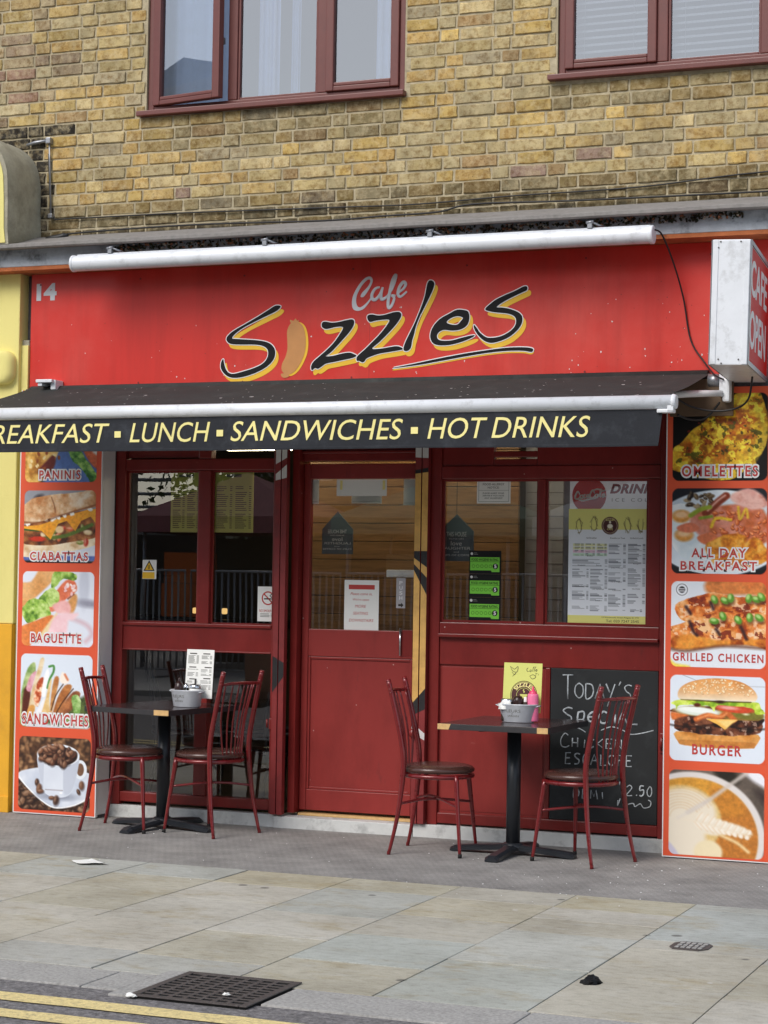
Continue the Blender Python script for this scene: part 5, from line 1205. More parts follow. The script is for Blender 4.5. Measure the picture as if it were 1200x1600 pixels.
def p_beans():
    p = new((70, 50, 38)); p.seed = 320
    p.blobs(240, uni(-.02, 1.02, -.02, .55), .04, [(120, 88, 62), (150, 112, 80), (92, 64, 46), (170, 132, 96)], dark=(46, 30, 22), seed=3)
    s_ = p.im.copy()
    for sh in (1, 2): s_ = (s_ + np.roll(s_, sh, 0) + np.roll(s_, -sh, 0) + np.roll(s_, sh, 1) + np.roll(s_, -sh, 1)) / 5
    p.im = s_
    p.blobs(120, uni(-.02, 1.02, .6, 1.02), .05, [(92, 66, 50), (130, 98, 76), (70, 48, 38)], hl=(190, 160, 132), dark=(34, 22, 18), seed=5)
    p.poly([(-.02, .52), (.28, .42), (.6, .4), (.9, .44), (1.05, .52), (1.0, .78), (.8, .9), (.55, .95), (.38, .9), (.15, .72)], p.tex([(190, 198, 212), (226, 230, 236)], 3), soft=.015); p.line([(-.02, .53), (.15, .72), (.38, .9), (.55, .955), (.8, .9), (1.0, .78)], .018, (236, 238, 240), soft=.012)
    p.ell(.86, .42, .09, .13, (220, 226, 232)); p.ell(.86, .42, .05, .085, (120, 90, 70)); p.ell(.55, .80, .26, .05, (150, 156, 170), soft=.05)
    cup = [(.26, .24), (.285, .48), (.315, .64), (.36, .745), (.44, .80), (.55, .815), (.66, .80), (.735, .745), (.78, .64), (.815, .48), (.84, .22)]
    m = p.mpoly(cup + [(.7, .12), (.4, .12)]); p.put(m, p.tex([(206, 212, 222), (216, 222, 230)], 3)); p.put(m * np.clip((p.X - .62) * 4, 0, 1), (176, 182, 196), .6); p.put(m * np.clip((.36 - p.X) * 10, 0, 1), (176, 182, 196), .5)
    p.ell(.55, .24, .295, .15, (222, 228, 234)); p.ell(.55, .25, .265, .13, (60, 36, 28))
    p.blobs(60, inell(.53, .24, .25, .115), .05, [(96, 60, 44), (130, 90, 68), (66, 40, 32)], hl=(206, 172, 144), dark=(34, 20, 16), seed=7)
    p.blobs(12, uni(.42, .62, .1, .2), .045, [(110, 72, 54), (140, 100, 76)], hl=(206, 172, 144), dark=(40, 24, 20), seed=17)
    for x, y in ((.64, .36), (.26, .62), (.29, .7), (.31, .74), (.84, .72), (.88, .63), (.47, .82), (.53, .85)): p.blobs(1, lambda r: (x, y), .05, [(110, 76, 58), (70, 48, 40)], hl=(190, 156, 130), dark=(60, 44, 40), seed=int(x * 100))
    p.line([(.38, .715), (.62, .715)], .014, (168, 162, 168), soft=.01); p.ell(.6, .75, .02, .012, (240, 242, 246), soft=.01)
    return p
def poster(name, label, x0, x1, z1, tiles, xa, xb):
    P = wthing(name, label, 'poster', ((x0 + x1) / 2, -.06, 0))
    bm_box('board', M_['orange'], P, x0 + .006, x1 - .006, -.082, -.0555, .012, z1, bev=.001)
    ed = MB(); ed.box(x0, x0 + .0058, -.0815, -.0555, .012, z1); ed.box(x1 - .0058, x1, -.0815, -.0555, .012, z1); ed.box(x0, x1, -.0805, -.0555, .006, .0118); ed.build('edge_trim', M_['whitep'], P)
    for (nm, fn, zb, zt, lines) in tiles:
        p = fn(); p.im = np.clip((p.im - .45) * 1.14 + .45, 0, 1); p.im *= (1 + (p.nz(34, 2) - .5) * .28 * np.clip(1.1 - p.im.min(2) * 1.4, 0.02, 1))[..., None]; p.corners(.075, OR, (xb - xa) / (zt - zb)); q = p.mesh(nm, xa, xb, zb, zt, -.0828, M_['print'], P)
        for body, tx0, tx1, tz0, tz1, outl in lines:
            if outl: text_mesh(body, (tx0, tx1, tz0, tz1), fm(-.0832), M_['whitep'], 'caption_outline', q, offset=.14, spacing=1.25, depth=.0004)
            text_mesh(body, (tx0, tx1, tz0, tz1), fm(-.0839), M_['label_red'], 'caption', q, offset=.022, spacing=1.25, depth=.0004)
    return P
LX0, LX1 = -2.452, -1.866; xa, xb = -2.415, -1.905
poster('menu_poster', 'orange food poster on the left pier picturing paninis, ciabattas, baguette, sandwiches and coffee beans', LX0, LX1, 2.63, [
    ('panini_picture', p_panini, 2.055, 2.50, [('PANINIS', -2.31, -2.02, 2.075, 2.128, True)]),
    ('ciabatta_picture', p_ciabatta, 1.555, 2.005, [('CIABATTAS', -2.365, -1.955, 1.572, 1.622, True)]),
    ('baguette_picture', p_baguette, 1.04, 1.503, [('BAGUETTE', -2.345, -1.99, 1.063, 1.118, True)]),
    ('sandwich_picture', p_sandwich, .54, .992, [('SANDWICHES', -2.395, -1.93, .558, .622, True)]),
    ('coffee_bean_picture', p_beans, .03, .482, [])], xa, xb)
RX0, RX1 = 1.662, 2.262; xa, xb = 1.698, 2.218
poster('menu_poster', 'orange food poster on the right pier picturing omelettes, breakfast, grilled chicken, burger and latte', RX0, RX1, 2.56, [
    ('omelette_picture', p_omelette, 2.05, 2.525, [('OMELETTES', 1.752, 2.165, 2.075, 2.13, True)]),
    ('breakfast_picture', p_breakfast, 1.545, 2.01, [('ALL DAY', 1.81, 2.105, 1.636, 1.682, True), ('BREAKFAST', 1.75, 2.165, 1.566, 1.612, True)]),
    ('chicken_picture', p_chicken, 1.038, 1.504, [('GRILLED CHICKEN', 1.712, 2.205, 1.072, 1.115, False)]),
    ('burger_picture', p_burger, .53, .995, [('BURGER', 1.825, 2.09, .568, .622, False)]),
    ('latte_picture', p_latte, .022, .482, [])], xa, xb)

# ------------------------------------------------------------------ papers and stickers in the windows
def sheet(name, label, cat, x0, x1, z0, z1, y, m, th=.001, group=None):
    T_ = wthing(name, label, cat, ((x0 + x1) / 2, y, z0), group)
    bm_box('sheet', m, T_, x0, x1, y, y + th, z0, z1); return T_
def rules(par, x0, x1, z0, z1, y, n, m, seed, hh=.0035, name='print'):
    mb = MB(); rr = random.Random(seed)
    for k in range(n):
        z = z1 - (k + .5) * (z1 - z0) / n
        if rr.random() < .1: continue
        b = x0 + (x1 - x0) * rr.uniform(.45, .75); mb.face([(x0, y, z), (b, y, z), (b, y, z + hh), (x0, y, z + hh)])
        mb.face([(x1 - .016, y, z), (x1, y, z), (x1, y, z + hh), (x1 - .016, y, z + hh)])
    return mb.build(name, m, par)
# big menu in the right-hand window
Mn = wthing('menu_board', 'large white and yellow cafe menu taped inside the right-hand shop window', 'menu', (1.27, .142, 1.255))
p = Pic(150, 215, (226, 230, 236)); p.seed = 400
hd = 1 - (1.788 - 1.255) / (1.905 - 1.255)
p.put(((p.Y < hd) | (p.Y > .925)).astype(float), (222, 218, 128))
def colm(x0, x1, y0, y1, n, seed):
    rr = np.random.RandomState(seed)
    for k in range(n):
        y = y0 + (y1 - y0) * (k + .5) / n
        if rr.rand() < .12: continue
        b = x0 + (x1 - x0 - .03) * rr.uniform(.4, .95); m = (abs(p.Y - y) < .0032) & (((p.X > x0) & (p.X < b)) | ((p.X > x1 - .03) & (p.X < x1)))
        p.put(m.astype(float), (84, 88, 96), .62)
for r_, c in enumerate(((222, 222, 170), (222, 222, 170), (226, 190, 206), (196, 222, 196))):
    for q in range(3):
        x, y = .06 + q * .145, .30 + r_ * .028; p.put(((p.X > x) & (p.X < x + .135) & (p.Y > y) & (p.Y < y + .025)).astype(float), c); colm(x + .015, x + .13, y, y + .025, 2, r_ * 3 + q)
for a in ((.05, .49, .435, .50, 6), (.05, .26, .52, .62, 9), (.28, .49, .52, .69, 14), (.05, .26, .655, .68, 3), (.05, .26, .71, .80, 9), (.28, .49, .73, .80, 7), (.05, .26, .84, .87, 3), (.28, .49, .835, .885, 5),
          (.51, .72, .30, .40, 10), (.51, .72, .43, .51, 8), (.51, .72, .545, .63, 8), (.51, .72, .665, .70, 3), (.51, .72, .74, .88, 13), (.75, .96, .30, .47, 16), (.75, .96, .51, .68, 16), (.75, .96, .72, .83, 10), (.78, .93, .86, .885, 3)): colm(*a, int(a[2] * 1000 + a[0] * 10))
for cx, cy, sx in ((.32, .13, .10), (.74, .14, .11), (.90, .14, .09), (.13, .15, .09)):
    rr = np.random.RandomState(int(cx * 100))
    for k in range(7):
        a = rr.rand() * 6; p.line([(cx + sx * .5 * math.cos(a), cy + .07 * math.sin(a)), (cx + sx * .3 * math.cos(a + 1.2), cy + .06 * math.sin(a + 1.4)), (cx + sx * .5 * math.cos(a + 2.3), cy + .06 * math.sin(a + 2.2))], .006, (110, 100, 60), a=.8)
p.ell(.52, .145, .105, .076, (70, 30, 30)); p.ell(.52, .145, .092, .066, (214, 206, 170)); p.ell(.52, .145, .086, .062, (70, 30, 30)); p.ell(.52, .15, .035, .02, (230, 226, 206)); p.ell(.52, .115, .012, .012, (230, 226, 206))
p.mesh('sheet', 1.045, 1.510, 1.252, 1.905, .1420, M_['print'], Mn)
for body, x0, x1, z0, z1 in (('Tel: 020 7247 2545', 1.27, 1.46, 1.266, 1.280), ('14 Wentworth Street Aldgate E1 7TF', 1.245, 1.46, 1.287, 1.297), ('Set Breakfast', 1.15, 1.21, 1.736, 1.745), ('Breakfast on Toast', 1.29, 1.375, 1.736, 1.745), ('Grilled & Lunch', 1.405, 1.48, 1.736, 1.745),
                             ('Brunch', 1.155, 1.19, 1.635, 1.643), ('Omelettes', 1.10, 1.145, 1.582, 1.590), ('Extras', 1.21, 1.24, 1.582, 1.590), ('Jacket Potatoes', 1.295, 1.365, 1.568, 1.576), ('Burgers', 1.425, 1.465, 1.592, 1.600), ('Fish & Nuggets', 1.295, 1.36, 1.489, 1.497), ('Cold Drinks', 1.305, 1.355, 1.442, 1.450), ('Hot Drinks', 1.42, 1.465, 1.452, 1.460), ('Hot Sandwiches', 1.085, 1.155, 1.463, 1.471), ('Cold Sandwiches', 1.185, 1.255, 1.448, 1.456), ('Salads', 1.205, 1.235, 1.383, 1.391), ('SIZZLES', 1.262, 1.312, 1.838, 1.850), ('CAFE', 1.27, 1.303, 1.785, 1.796)):
    text_mesh(body, (x0, x1, z0, z1), fm(.1416), M_['ink'] if 'IZZ' not in body and body != 'CAFE' else M_['cream'], 'lettering', Mn, depth=.0003)
# drinks fridge header behind it
Fg = wthing('drinks_fridge', 'drinks fridge with a white header reading DRINK ICE COLD behind the menu', 'fridge', (1.42, .5, .07))
bm_box('cabinet', mat('fridge_red', rgb(176, 36, 40), .35, var=.05), Fg, 1.02, 1.95, .32, .85, .075, 1.89, bev=.01)
bm_box('header', mat('fridge_header', rgb(206, 208, 212), .4, var=.05, emit=(rgb(220, 222, 228), .10)), Fg, 1.00, 1.97, .30, .86, 1.895, 2.14, bev=.006)
bm_box('door_trim', M_['steel'], Fg, .93, 1.0, .40, .48, .075, 2.16, bev=.008)
shape_mesh([circ(1.118, 1.988, .102)], fm(.2992), mat('logo_red', rgb(222, 32, 30), .4, var=.03), 'logo', Fg, .001)
mb = MB()
for pts in ([(1.062, 1.992), (1.052, 2.01), (1.044, 2.004), (1.034, 1.982), (1.038, 1.968), (1.05, 1.968), (1.062, 1.978)], [(1.072, 1.99), (1.064, 1.984), (1.066, 1.972), (1.078, 1.974), (1.08, 1.988), (1.072, 1.99)], [(1.098, 1.992), (1.088, 1.99), (1.086, 1.976), (1.098, 1.976)], [(1.114, 1.994), (1.104, 1.99), (1.104, 1.977), (1.114, 1.98), (1.116, 1.994), (1.118, 1.978), (1.126, 1.978)],
            [(1.15, 2.0), (1.142, 2.018), (1.132, 2.012), (1.122, 1.99), (1.126, 1.974), (1.14, 1.974), (1.15, 1.984)], [(1.162, 1.996), (1.154, 1.99), (1.156, 1.977), (1.168, 1.98), (1.17, 1.994), (1.162, 1.996)], [(1.178, 1.98), (1.19, 2.02), (1.184, 2.018), (1.182, 1.984), (1.19, 1.982)], [(1.206, 1.998), (1.196, 1.992), (1.198, 1.98), (1.206, 1.984), (1.208, 1.998), (1.210, 1.982), (1.216, 1.984)], [(1.05, 1.966), (1.08, 1.958), (1.12, 1.966), (1.16, 1.972)], [(1.142, 2.018), (1.17, 2.024), (1.2, 2.014), (1.214, 2.02)]):
    flat_stroke(mb, pts, .0056, .2975)
mb.build('logo_script', M_['whitep'], Fg)
text_mesh('DRINK', (1.245, 1.495, 2.002, 2.05), fm(.2992), mat('header_red', rgb(150, 40, 48), .5, var=.03), 'lettering', Fg, offset=.05, shear=.3, spacing=1.1)
text_mesh('ICE COLD', (1.252, 1.50, 1.952, 1.972), fm(.2992), M_['inkgrey'], 'lettering', Fg, spacing=1.7)
# notices
N = sheet('allergy_notice', 'cream framed FOOD ALLERGY NOTICE sheet at the top of the middle window', 'notice', .489, .694, 1.935, 2.0725, .1425, M_['paper'])
fr = MB()
for a in ((.499, .684, 1.945, 1.947), (.499, .684, 2.061, 2.063), (.499, .501, 1.947, 2.061), (.682, .684, 1.947, 2.061), (.50, .683, 2.010, 2.0115)): fr.box(a[0], a[1], .1418, .1424, a[2], a[3])
fr.build('border', M_['inkgrey'], N)
for body, x0, x1, z0, z1 in (('FOOD ALLERGY', .525, .655, 2.040, 2.052), ('NOTICE:', .555, .625, 2.021, 2.033), ('PLEASE ALERT YOUR', .525, .655, 1.990, 1.998), ('SERVER IF YOU HAVE', .525, .655, 1.976, 1.984), ('ANY ALLERGIES!', .535, .645, 1.962, 1.970)): text_mesh(body, (x0, x1, z0, z1), fm(.1422), M_['ink'], 'lettering', N, depth=.0004)
for k, (z1, lab) in enumerate(((1.662, 'uppermost of three stacked green and black FOOD HYGIENE RATING stickers on the window'), (1.527, 'middle one of three stacked green and black FOOD HYGIENE RATING stickers on the window'), (1.392, 'lowest of three stacked green and black FOOD HYGIENE RATING stickers on the window'))):
    H = sheet('hygiene_sticker', lab, 'sticker', .448, .643, z1 - .134, z1, .1432, M_['black'], group='food hygiene rating stickers')
    gx0, gx1, gz0, gz1 = .454, .633, z1 - .114, z1 - .038
    shape_mesh([[Vector(q) for q in ((gx0, gz0), (gx0 + .128, gz0), (gx0 + .132, gz0 - .009), (gx1, gz0 - .009), (gx1, gz1), (gx0, gz1))]], fm(.1430), M_['green'], 'green_field', H, .0004)
    bm_box('rule', M_['black'], H, gx0, gx1, .1422, .1426, z1 - .065, z1 - .063)
    text_mesh('FOOD HYGIENE RATING', (gx0 + .008, gx1 - .008, z1 - .059, z1 - .045), fm(.1425), M_['black'], 'lettering', H, offset=.02, depth=.0003)
    for q in range(5): shape_mesh([circ(gx0 + .02 + q * .026, z1 - .09, .0095, 16), circ(gx0 + .02 + q * .026, z1 - .09, .0078, 16)], fm(.1425), M_['black'], 'ring', H, .0003)
    shape_mesh([circ(gx1 - .025, z1 - .09, .0165, 20)], fm(.1425), M_['black'], 'rating_disc', H, .0003)
    text_mesh('5', (gx1 - .031, gx1 - .019, z1 - .100, z1 - .080), fm(.1420), M_['whitep'], 'lettering', H, offset=.03, depth=.0003)
    shape_mesh([circ(.463, z1 - .018, .008, 12)], fm(.1430), M_['rail_w'], 'emblem', H, .0004)
    mb = MB()
    for j in range(2): mb.face([(.475, .1429, z1 - .015 - j * .008), (.495 + .006 * j, .1429, z1 - .015 - j * .008), (.495 + .006 * j, .1429, z1 - .012 - j * .008), (.475, .1429, z1 - .012 - j * .008)])
    mb.build('print', M_['inkgrey'], H)
D_ = sheet('downstairs_notice', 'white taped sheet reading MORE SEATING DOWNSTAIRS low in the door glass', 'notice', -.370, -.148, 1.180, 1.480, .2255, M_['paper'])
bm_box('heading', M_['label_red'], D_, -.342, -.175, .2248, .2254, 1.425, 1.452)
for body, x0, x1, z0, z1, sh in (('Please come in,', -.33, -.19, 1.388, 1.406, .2), ("We're open", -.315, -.21, 1.354, 1.371, .2), ('MORE', -.30, -.228, 1.316, 1.333, .2), ('SEATING', -.312, -.215, 1.274, 1.291, .2), ('DOWNSTAIRS', -.338, -.18, 1.232, 1.249, .2)): text_mesh(body, (x0, x1, z0, z1), fm(.2252), M_['label_red'], 'lettering', D_, shear=sh, depth=.0003)
O_ = sheet('blank_paper', 'blank white sheet taped across the top of the door glass', 'notice', -.432, -.108, 1.982, 2.082, .2255, M_['paper'])
for x in (-.41, -.135): bm_box('tape', M_['cream'], O_, x, x + .016, .2247, .2254, 2.02, 2.075)
for x0, x1, z0, lab in ((-.603, -.552, 1.935, 'cream framed notice at the top left corner of the door glass'), (-.004, .076, 1.928, 'cream framed notice at the top right corner of the door glass'), (-.34, -.145, 1.938, 'cream sheet showing below the blank paper on the door')):
    q = sheet('back_notice', lab, 'notice', x0, x1, z0, 2.082, .236 if 'below' not in lab else .24, M_['paper'])
    bm_box('border', M_['inkgrey'], q, x0 + .004, x1 - .008, q.location.y - .0008, q.location.y - .0002, z0 + .012, z0 + .014)
P_ = sheet('push_sign', 'narrow grey PUSH strip with an arrow beside the door handle', 'sign', -.036, .022, 1.318, 1.497, .2232, mat('push_grey', rgb(176, 174, 178), .4, var=.03))
for k, ch in enumerate('PUSH'): text_mesh(ch, (-.016, .003, 1.458 - k * .03, 1.478 - k * .03), fm(.2230), M_['whitep'], 'lettering', P_, depth=.0003, offset=.02)
shape_mesh([[Vector(q) for q in ((-.022, 1.342), (-.004, 1.342), (-.004, 1.35), (.012, 1.336), (-.004, 1.322), (-.004, 1.33), (-.022, 1.33))]], fm(.2230), M_['ink'], 'arrow', P_, .0003)
# house-shaped boards
for (cx, zb, zs, zt, y, hw, mir, lab) in ((.335, 1.60, 1.775, 1.875, .23, .105, False, 'grey house-shaped board in the middle window reading THIS HOUSE RUNS ON love LAUGHTER'), (-.455, 1.635, 1.785, 1.892, .30, .10, True, 'grey house-shaped board behind the door glass with mirrored writing')):
    hb = wthing('house_board', lab, 'sign', (cx, y, zb))
    bd_ = MB(); pr = [(cx - hw, zb), (cx + hw, zb), (cx + hw, zs), (cx, zt), (cx - hw, zs)]
    bd_.face([(a, y, b) for a, b in pr]); bd_.face([(a, y + .012, b) for a, b in pr][::-1])
    for k in range(5): (a, b), (c, d) = pr[k], pr[(k + 1) % 5]; bd_.face([(a, y, b), (c, y, d), (c, y + .012, d), (a, y + .012, b)])
    bd_.build('board', M_['slateblue'], hb)
    fx = Matrix(((-1, 0, 0, 2 * cx), (0, 1, 0, 0), (0, 0, 1, 0), (0, 0, 0, 1))) if mir else Matrix.Identity(4)
    s_ = (zs - zb) / .175
    for body, w_, z0, z1, sh in (('THIS HOUSE', .062, .145, .172, 0), ('RUNS ON', .045, .127, .136, 0), ('love', .034, .092, .118, .3), ('LAUGHTER', .088, .068, .084, 0), ('and', .016, .05, .058, .3), ('CUPS OF COFFEE', .094, .030, .041, 0)):
        text_mesh(body, (cx - w_, cx + w_, zb + z0 * s_, zb + z1 * s_), fx @ fm(y - .0008), M_['whitep'], 'lettering', hb, depth=.0004)
    if not mir: 
        ln = MB(); ln.tube([(cx, y, zt), (cx, y, 2.07)], .0015, 4); ln.build('cord', M_['cable'], hb)
# left window stickers
Q = sheet('no_smoking_sign', 'white NO SMOKING sign in the corner of the left window', 'sign', -.904, -.792, 1.222, 1.432, .1425, M_['paper'])
shape_mesh([circ(-.835, 1.362, .042), circ(-.835, 1.362, .034)], fm(.1420), M_['label_red'], 'red_ring', Q, .0004)
mb = MB(); mb.tube([(-.862, .1418, 1.388), (-.808, .1418, 1.336)], .004, 6, flat=.1); mb.build('red_bar', M_['label_red'], Q)
cg = MB(); cg.box(-.862, -.815, .1415, .1419, 1.354, 1.362); cg.box(-.813, -.807, .1415, .1419, 1.354, 1.362); cg.tube([(-.81, .1417, 1.366), (-.822, .1417, 1.378), (-.808, .1417, 1.388)], .003, 5, flat=.1); cg.build('cigarette', M_['ink'], Q)
text_mesh('NO SMOKING', (-.892, -.796, 1.278, 1.294), fm(.1421), M_['label_red'], 'lettering', Q, depth=.0003)
rules(Q, -.885, -.80, 1.245, 1.270, .1422, 3, M_['ink'], 5, .003)
Q = sheet('warning_sticker', 'small white and yellow sticker with a black edged warning triangle in the left window', 'sticker', -1.697, -1.600, 1.466, 1.584, .1435, M_['paper'])
bm_box('yellow_field', M_['yellow_l'], Q, -1.696, -1.612, .1428, .1434, 1.468, 1.508)
shape_mesh([[Vector(q) for q in ((-1.69, 1.516), (-1.612, 1.516), (-1.651, 1.582))]], fm(.1434), M_['black'], 'triangle', Q, .0003)
shape_mesh([[Vector(q) for q in ((-1.679, 1.522), (-1.623, 1.522), (-1.651, 1.569))]], fm(.1429), M_['yellow_l'], 'triangle_field', Q, .0003)
bm_box('exclamation_mark', M_['black'], Q, -1.654, -1.648, .1422, .1425, 1.527, 1.553)
for x0, x1, z0, lab in ((-1.512, -1.303, 1.757, 'yellow menu sheet hanging in the far left window pane, next to the mullion'), (-1.214, -.948, 1.757, 'yellow menu sheet hanging at the top of the pane beside the no smoking sign')):
    q = sheet('yellow_menu', lab, 'menu', x0, x1, z0, 2.138, .152, M_['paper_y'])
    rules(q, x0 + .015, x0 + (x1 - x0) * .46, z0 + .02, 2.04, .1515, 22, M_['ink'], 3, .004); rules(q, x0 + (x1 - x0) * .54, x1 - .015, z0 + .02, 2.04, .1515, 22, M_['ink'], 4, .004)
    bm_box('header', M_['inkgrey'], q, (x0 + x1) / 2 - .05, (x0 + x1) / 2 + .05, .1513, .1518, 2.095, 2.112)

# ------------------------------------------------------------------ chalkboard
CB = wthing('chalkboard', "black chalkboard on the right panel headed TODAY'S SPECIAL in white chalk", 'chalkboard', (1.27, .115, .14))
bm_box('board', M_['slate'], CB, .962, 1.584, .106, .1215, .148, .999, bev=.002)
SF = {'T': [[(0, 1), (1, 1)], [(.5, 1), (.5, 0)]], 'O': [[(.5, 1), (.1, .75), (.05, .3), (.45, 0), (.9, .25), (.92, .75), (.5, 1)]], 'D': [[(.1, 1), (.1, 0), (.7, .15), (.9, .5), (.7, .9), (.1, 1)]], 'A': [[(0, 0), (.5, 1), (1, 0)], [(.2, .4), (.85, .4)]], 'Y': [[(0, 1), (.45, .45)], [(1, 1), (.2, -.5)]], "'": [[(.5, 1.2), (.3, .9)]],
      'S': [[(.9, .9), (.5, 1), (.15, .8), (.4, .55), (.8, .35), (.7, .05), (.1, 0)]], 'P': [[(.15, 0), (.15, 1), (.7, .9), (.75, .6), (.2, .5)]], 'E': [[(.85, 1), (.15, 1), (.1, 0), (.85, .02)], [(.12, .52), (.7, .52)]], 'e': [[(.15, .5), (.85, .55), (.6, .95), (.15, .6), (.25, .1), (.85, .15)]], 'C': [[(.9, .85), (.5, 1), (.1, .6), (.2, .1), (.6, 0), (.95, .15)]],
      'I': [[(.5, .8), (.5, 0)]], 'L': [[(.2, 1), (.15, 0), (.9, .02)]], 'H': [[(.1, 1), (.1, 0)], [(.85, 1), (.85, 0)], [(.1, .5), (.85, .5)]], 'K': [[(.1, 1), (.1, 0)], [(.85, 1), (.15, .5), (.9, 0)]], 'N': [[(.1, 0), (.1, 1), (.85, 0), (.85, 1)]], 'M': [[(0, 0), (.15, 1), (.5, .3), (.85, 1), (1, 0)]],
      '1': [[(.5, 1), (.5, 0)]], '2': [[(.1, .8), (.5, 1), (.85, .7), (.1, 0), (.9, 0)]], '5': [[(.85, 1), (.2, 1), (.15, .55), (.7, .6), (.8, .2), (.4, 0), (.1, .1)]], '0': [[(.5, 1), (.1, .6), (.2, .1), (.6, 0), (.9, .4), (.8, .9), (.5, 1)]], '.': [[(.4, .02), (.55, .08)]], 'p': [[(.1, -.4), (.2, .9)], [(.2, .8), (.8, .9), (.8, .3), (.2, .2)]]}
chm = MB(); rr = random.Random(77)
def chalk(txt, x, z, w_, h_, r=.0045, gap=1.28, big0=1.0):
    for k, ch in enumerate(txt):
        hh = h_ * (big0 if k == 0 else 1); ww = w_ * (1.25 if k == 0 and big0 > 1 else 1)
        if ch != ' ':
            for st in SF[ch]:
                pts = [(x + a * ww + rr.uniform(-.002, .002), z + b * hh - (hh - h_) * .15 + rr.uniform(-.002, .002)) for a, b in st]
                flat_stroke(chm, pts, r * rr.uniform(.8, 1.15), .1052, tap=False, n=6, smooth=ch in 'OSCepD025')
        x += ww * (gap if ch not in "'I1." else .8)
chalk("TODAY'S", 1.03, .835, .052, .085, .0042, 1.15, 1.6)
chalk('SpeCIAL', 1.03, .70, .055, .065, .0055, 1.2, 1.3)
chalk('CHICKEN', 1.02, .56, .045, .052, .0036, 1.2, 1.5)
chalk('ESCALOPE', 1.05, .465, .042, .06, .0036, 1.2)
chalk('DEMI', 1.10, .275, .042, .05, .0034, 1.2); chalk('12.50', 1.38, .305, .036, .055, .0036, 1.2)
for q in ([(1.05, .655), (1.12, .668), (1.17, .645)], [(1.26, .66), (1.32, .682), (1.38, .668), (1.43, .645), (1.5, .655), (1.56, .672)], [(1.27, .42), (1.30, .424)], [(1.37, .36), (1.372, .38)], [(1.42, .255), (1.45, .262), (1.46, .245), (1.49, .262), (1.51, .24), (1.545, .25), (1.55, .275), (1.535, .285)], [(1.375, .285), (1.36, .245), (1.362, .275)]): flat_stroke(chm, q, .003, .1052, tap=False, n=6)
chm.build('lettering', M_['chalk'], CB)

# ------------------------------------------------------------------ chairs
def make_chair(name, label, m, cm, group):
    t = thing(name, label, 'chair', (0, 0, 0), 0, group)
    mb = MB(); prof = [(0, .487), (.10, .486), (.16, .481), (.188, .473), (.200, .460), (.198, .447), (.185, .441), (0, .440)]
    mb.lathe(prof, .015, 0, 36, 1.0, 1.0); mb.build('seat', cm, t)
    rg = MB(); rg.tube([(.015 + .190 * math.cos(R(a)), .190 * math.sin(R(a)), .424) for a in range(0, 361, 10)], .0125, 8, cap=False); rg.build('seat_ring', m, t)
    for s in (-1, 1):
        p = MB(); path = smooth_path([(-.205, s * .196, .004), (-.165, s * .180, .20), (-.140, s * .168, .42), (-.142, s * .166, .56), (-.185, s * .165, .76), (-.232, s * .165, .945)], 4)
        rad = [.0090 + .0060 * min(1, q.z / .4) - .001 * max(0, (q.z - .6) / .3) for q in path]
        p.tube(path, rad, 12); p.lathe([(0, .0), (.011, .0), (.0095, .014), (.009, .02)], -.205, s * .196, 10)
        leg = p.build('back_leg', m, t)
        g_ = MB()
        for zz in (.872, .890, .935):
            u = (zz - .76) / .185; x = -.185 - .047 * u; g_.tube([(x, s * .165, zz - .003), (x, s * .165, zz + .003)], .0148, 12)
        g_.build('collar', m, leg)
        p = MB(); path = smooth_path([(.190, s * .190, .004), (.170, s * .165, .22), (.150, s * .138, .435)], 4)
        p.tube(path, [.0085 + .006 * q.z / .435 for q in path], 12); fl = p.build('front_leg', m, t)
        r_ = MB(); r_.lathe([(0, .0), (.0115, .0), (.011, .018), (.0095, .022)], .190, s * .190, 10); r_.build('foot', M_['rubber'], fl)
    tr = MB(); tr.tube(smooth_path([(-.213, -.163, .872), (-.238, -.085, .877), (-.248, 0, .879), (-.238, .085, .877), (-.213, .163, .872)], 5), .0095, 8); tr.build('top_rail', m, t)
    sp = MB()
    for k in range(7):
        v = (k - 3) / 3; xt = -.213 - .035 * (1 - v * v); y1 = v * .122; y0 = v * .075
        sp.tube(smooth_path([(xt, y1, .875), (xt + .052, y1 * .85, .66), (-.172 + .012 * abs(v), y0, .43)], 4), .0052, 6)
    sp.build('back_spindles', m, t)
    st = MB(); st.tube(smooth_path([(-.152, -.173, .275), (-.02, -.02, .292), (.166, .158, .268)], 6), .0075, 8); st.tube(smooth_path([(-.152, .173, .275), (-.02, .02, .304), (.166, -.158, .268)], 6), .0075, 8); st.build('stretcher', m, t)
    return t
GRP = 'dark red metal cafe chairs on the forecourt'
ch0 = make_chair('cafe_chair', 'dark red metal chair facing right at the left table, beside the orange poster', M_['chair'], M_['cushion'], GRP)
for i, (x, y, a, lab) in enumerate(((-1.477, -.405, 7.8, None), (-.953, -.335, 164, 'dark red metal chair with its back to the door, right of the left table'), (.490, -.478, 6, 'dark red metal chair standing in front of the door, left of the right table'), (1.318, -.44, 160, 'dark red metal chair in front of the chalkboard, right of the right table'))):
    c = ch0 if i == 0 else copy_tree(ch0)
    c.location = (x, y, 0); c.rotation_euler = (0, 0, R(a))
    if lab: c['label'] = lab
# dark chairs and a table inside the left window
inm = mat('black_metal_inside', rgb(34, 30, 30), .4, var=.1)
ic = make_chair('indoor_chair', 'black chair inside the left window, seen behind the white menu', inm, M_['black'], 'black chairs inside the cafe')
ic.location = (-1.66, .62, .07); ic.rotation_euler = (0, 0, R(25))
for x, y, a, lab in ((-1.35, .95, 200, 'black chair inside the left window, behind the table pedestal'), (-.98, 1.0, 185, 'black chair deep inside the left window, nearest the door post')):
    c = copy_tree(ic); c.location = (x, y, .07); c.rotation_euler = (0, 0, R(a)); c['label'] = lab

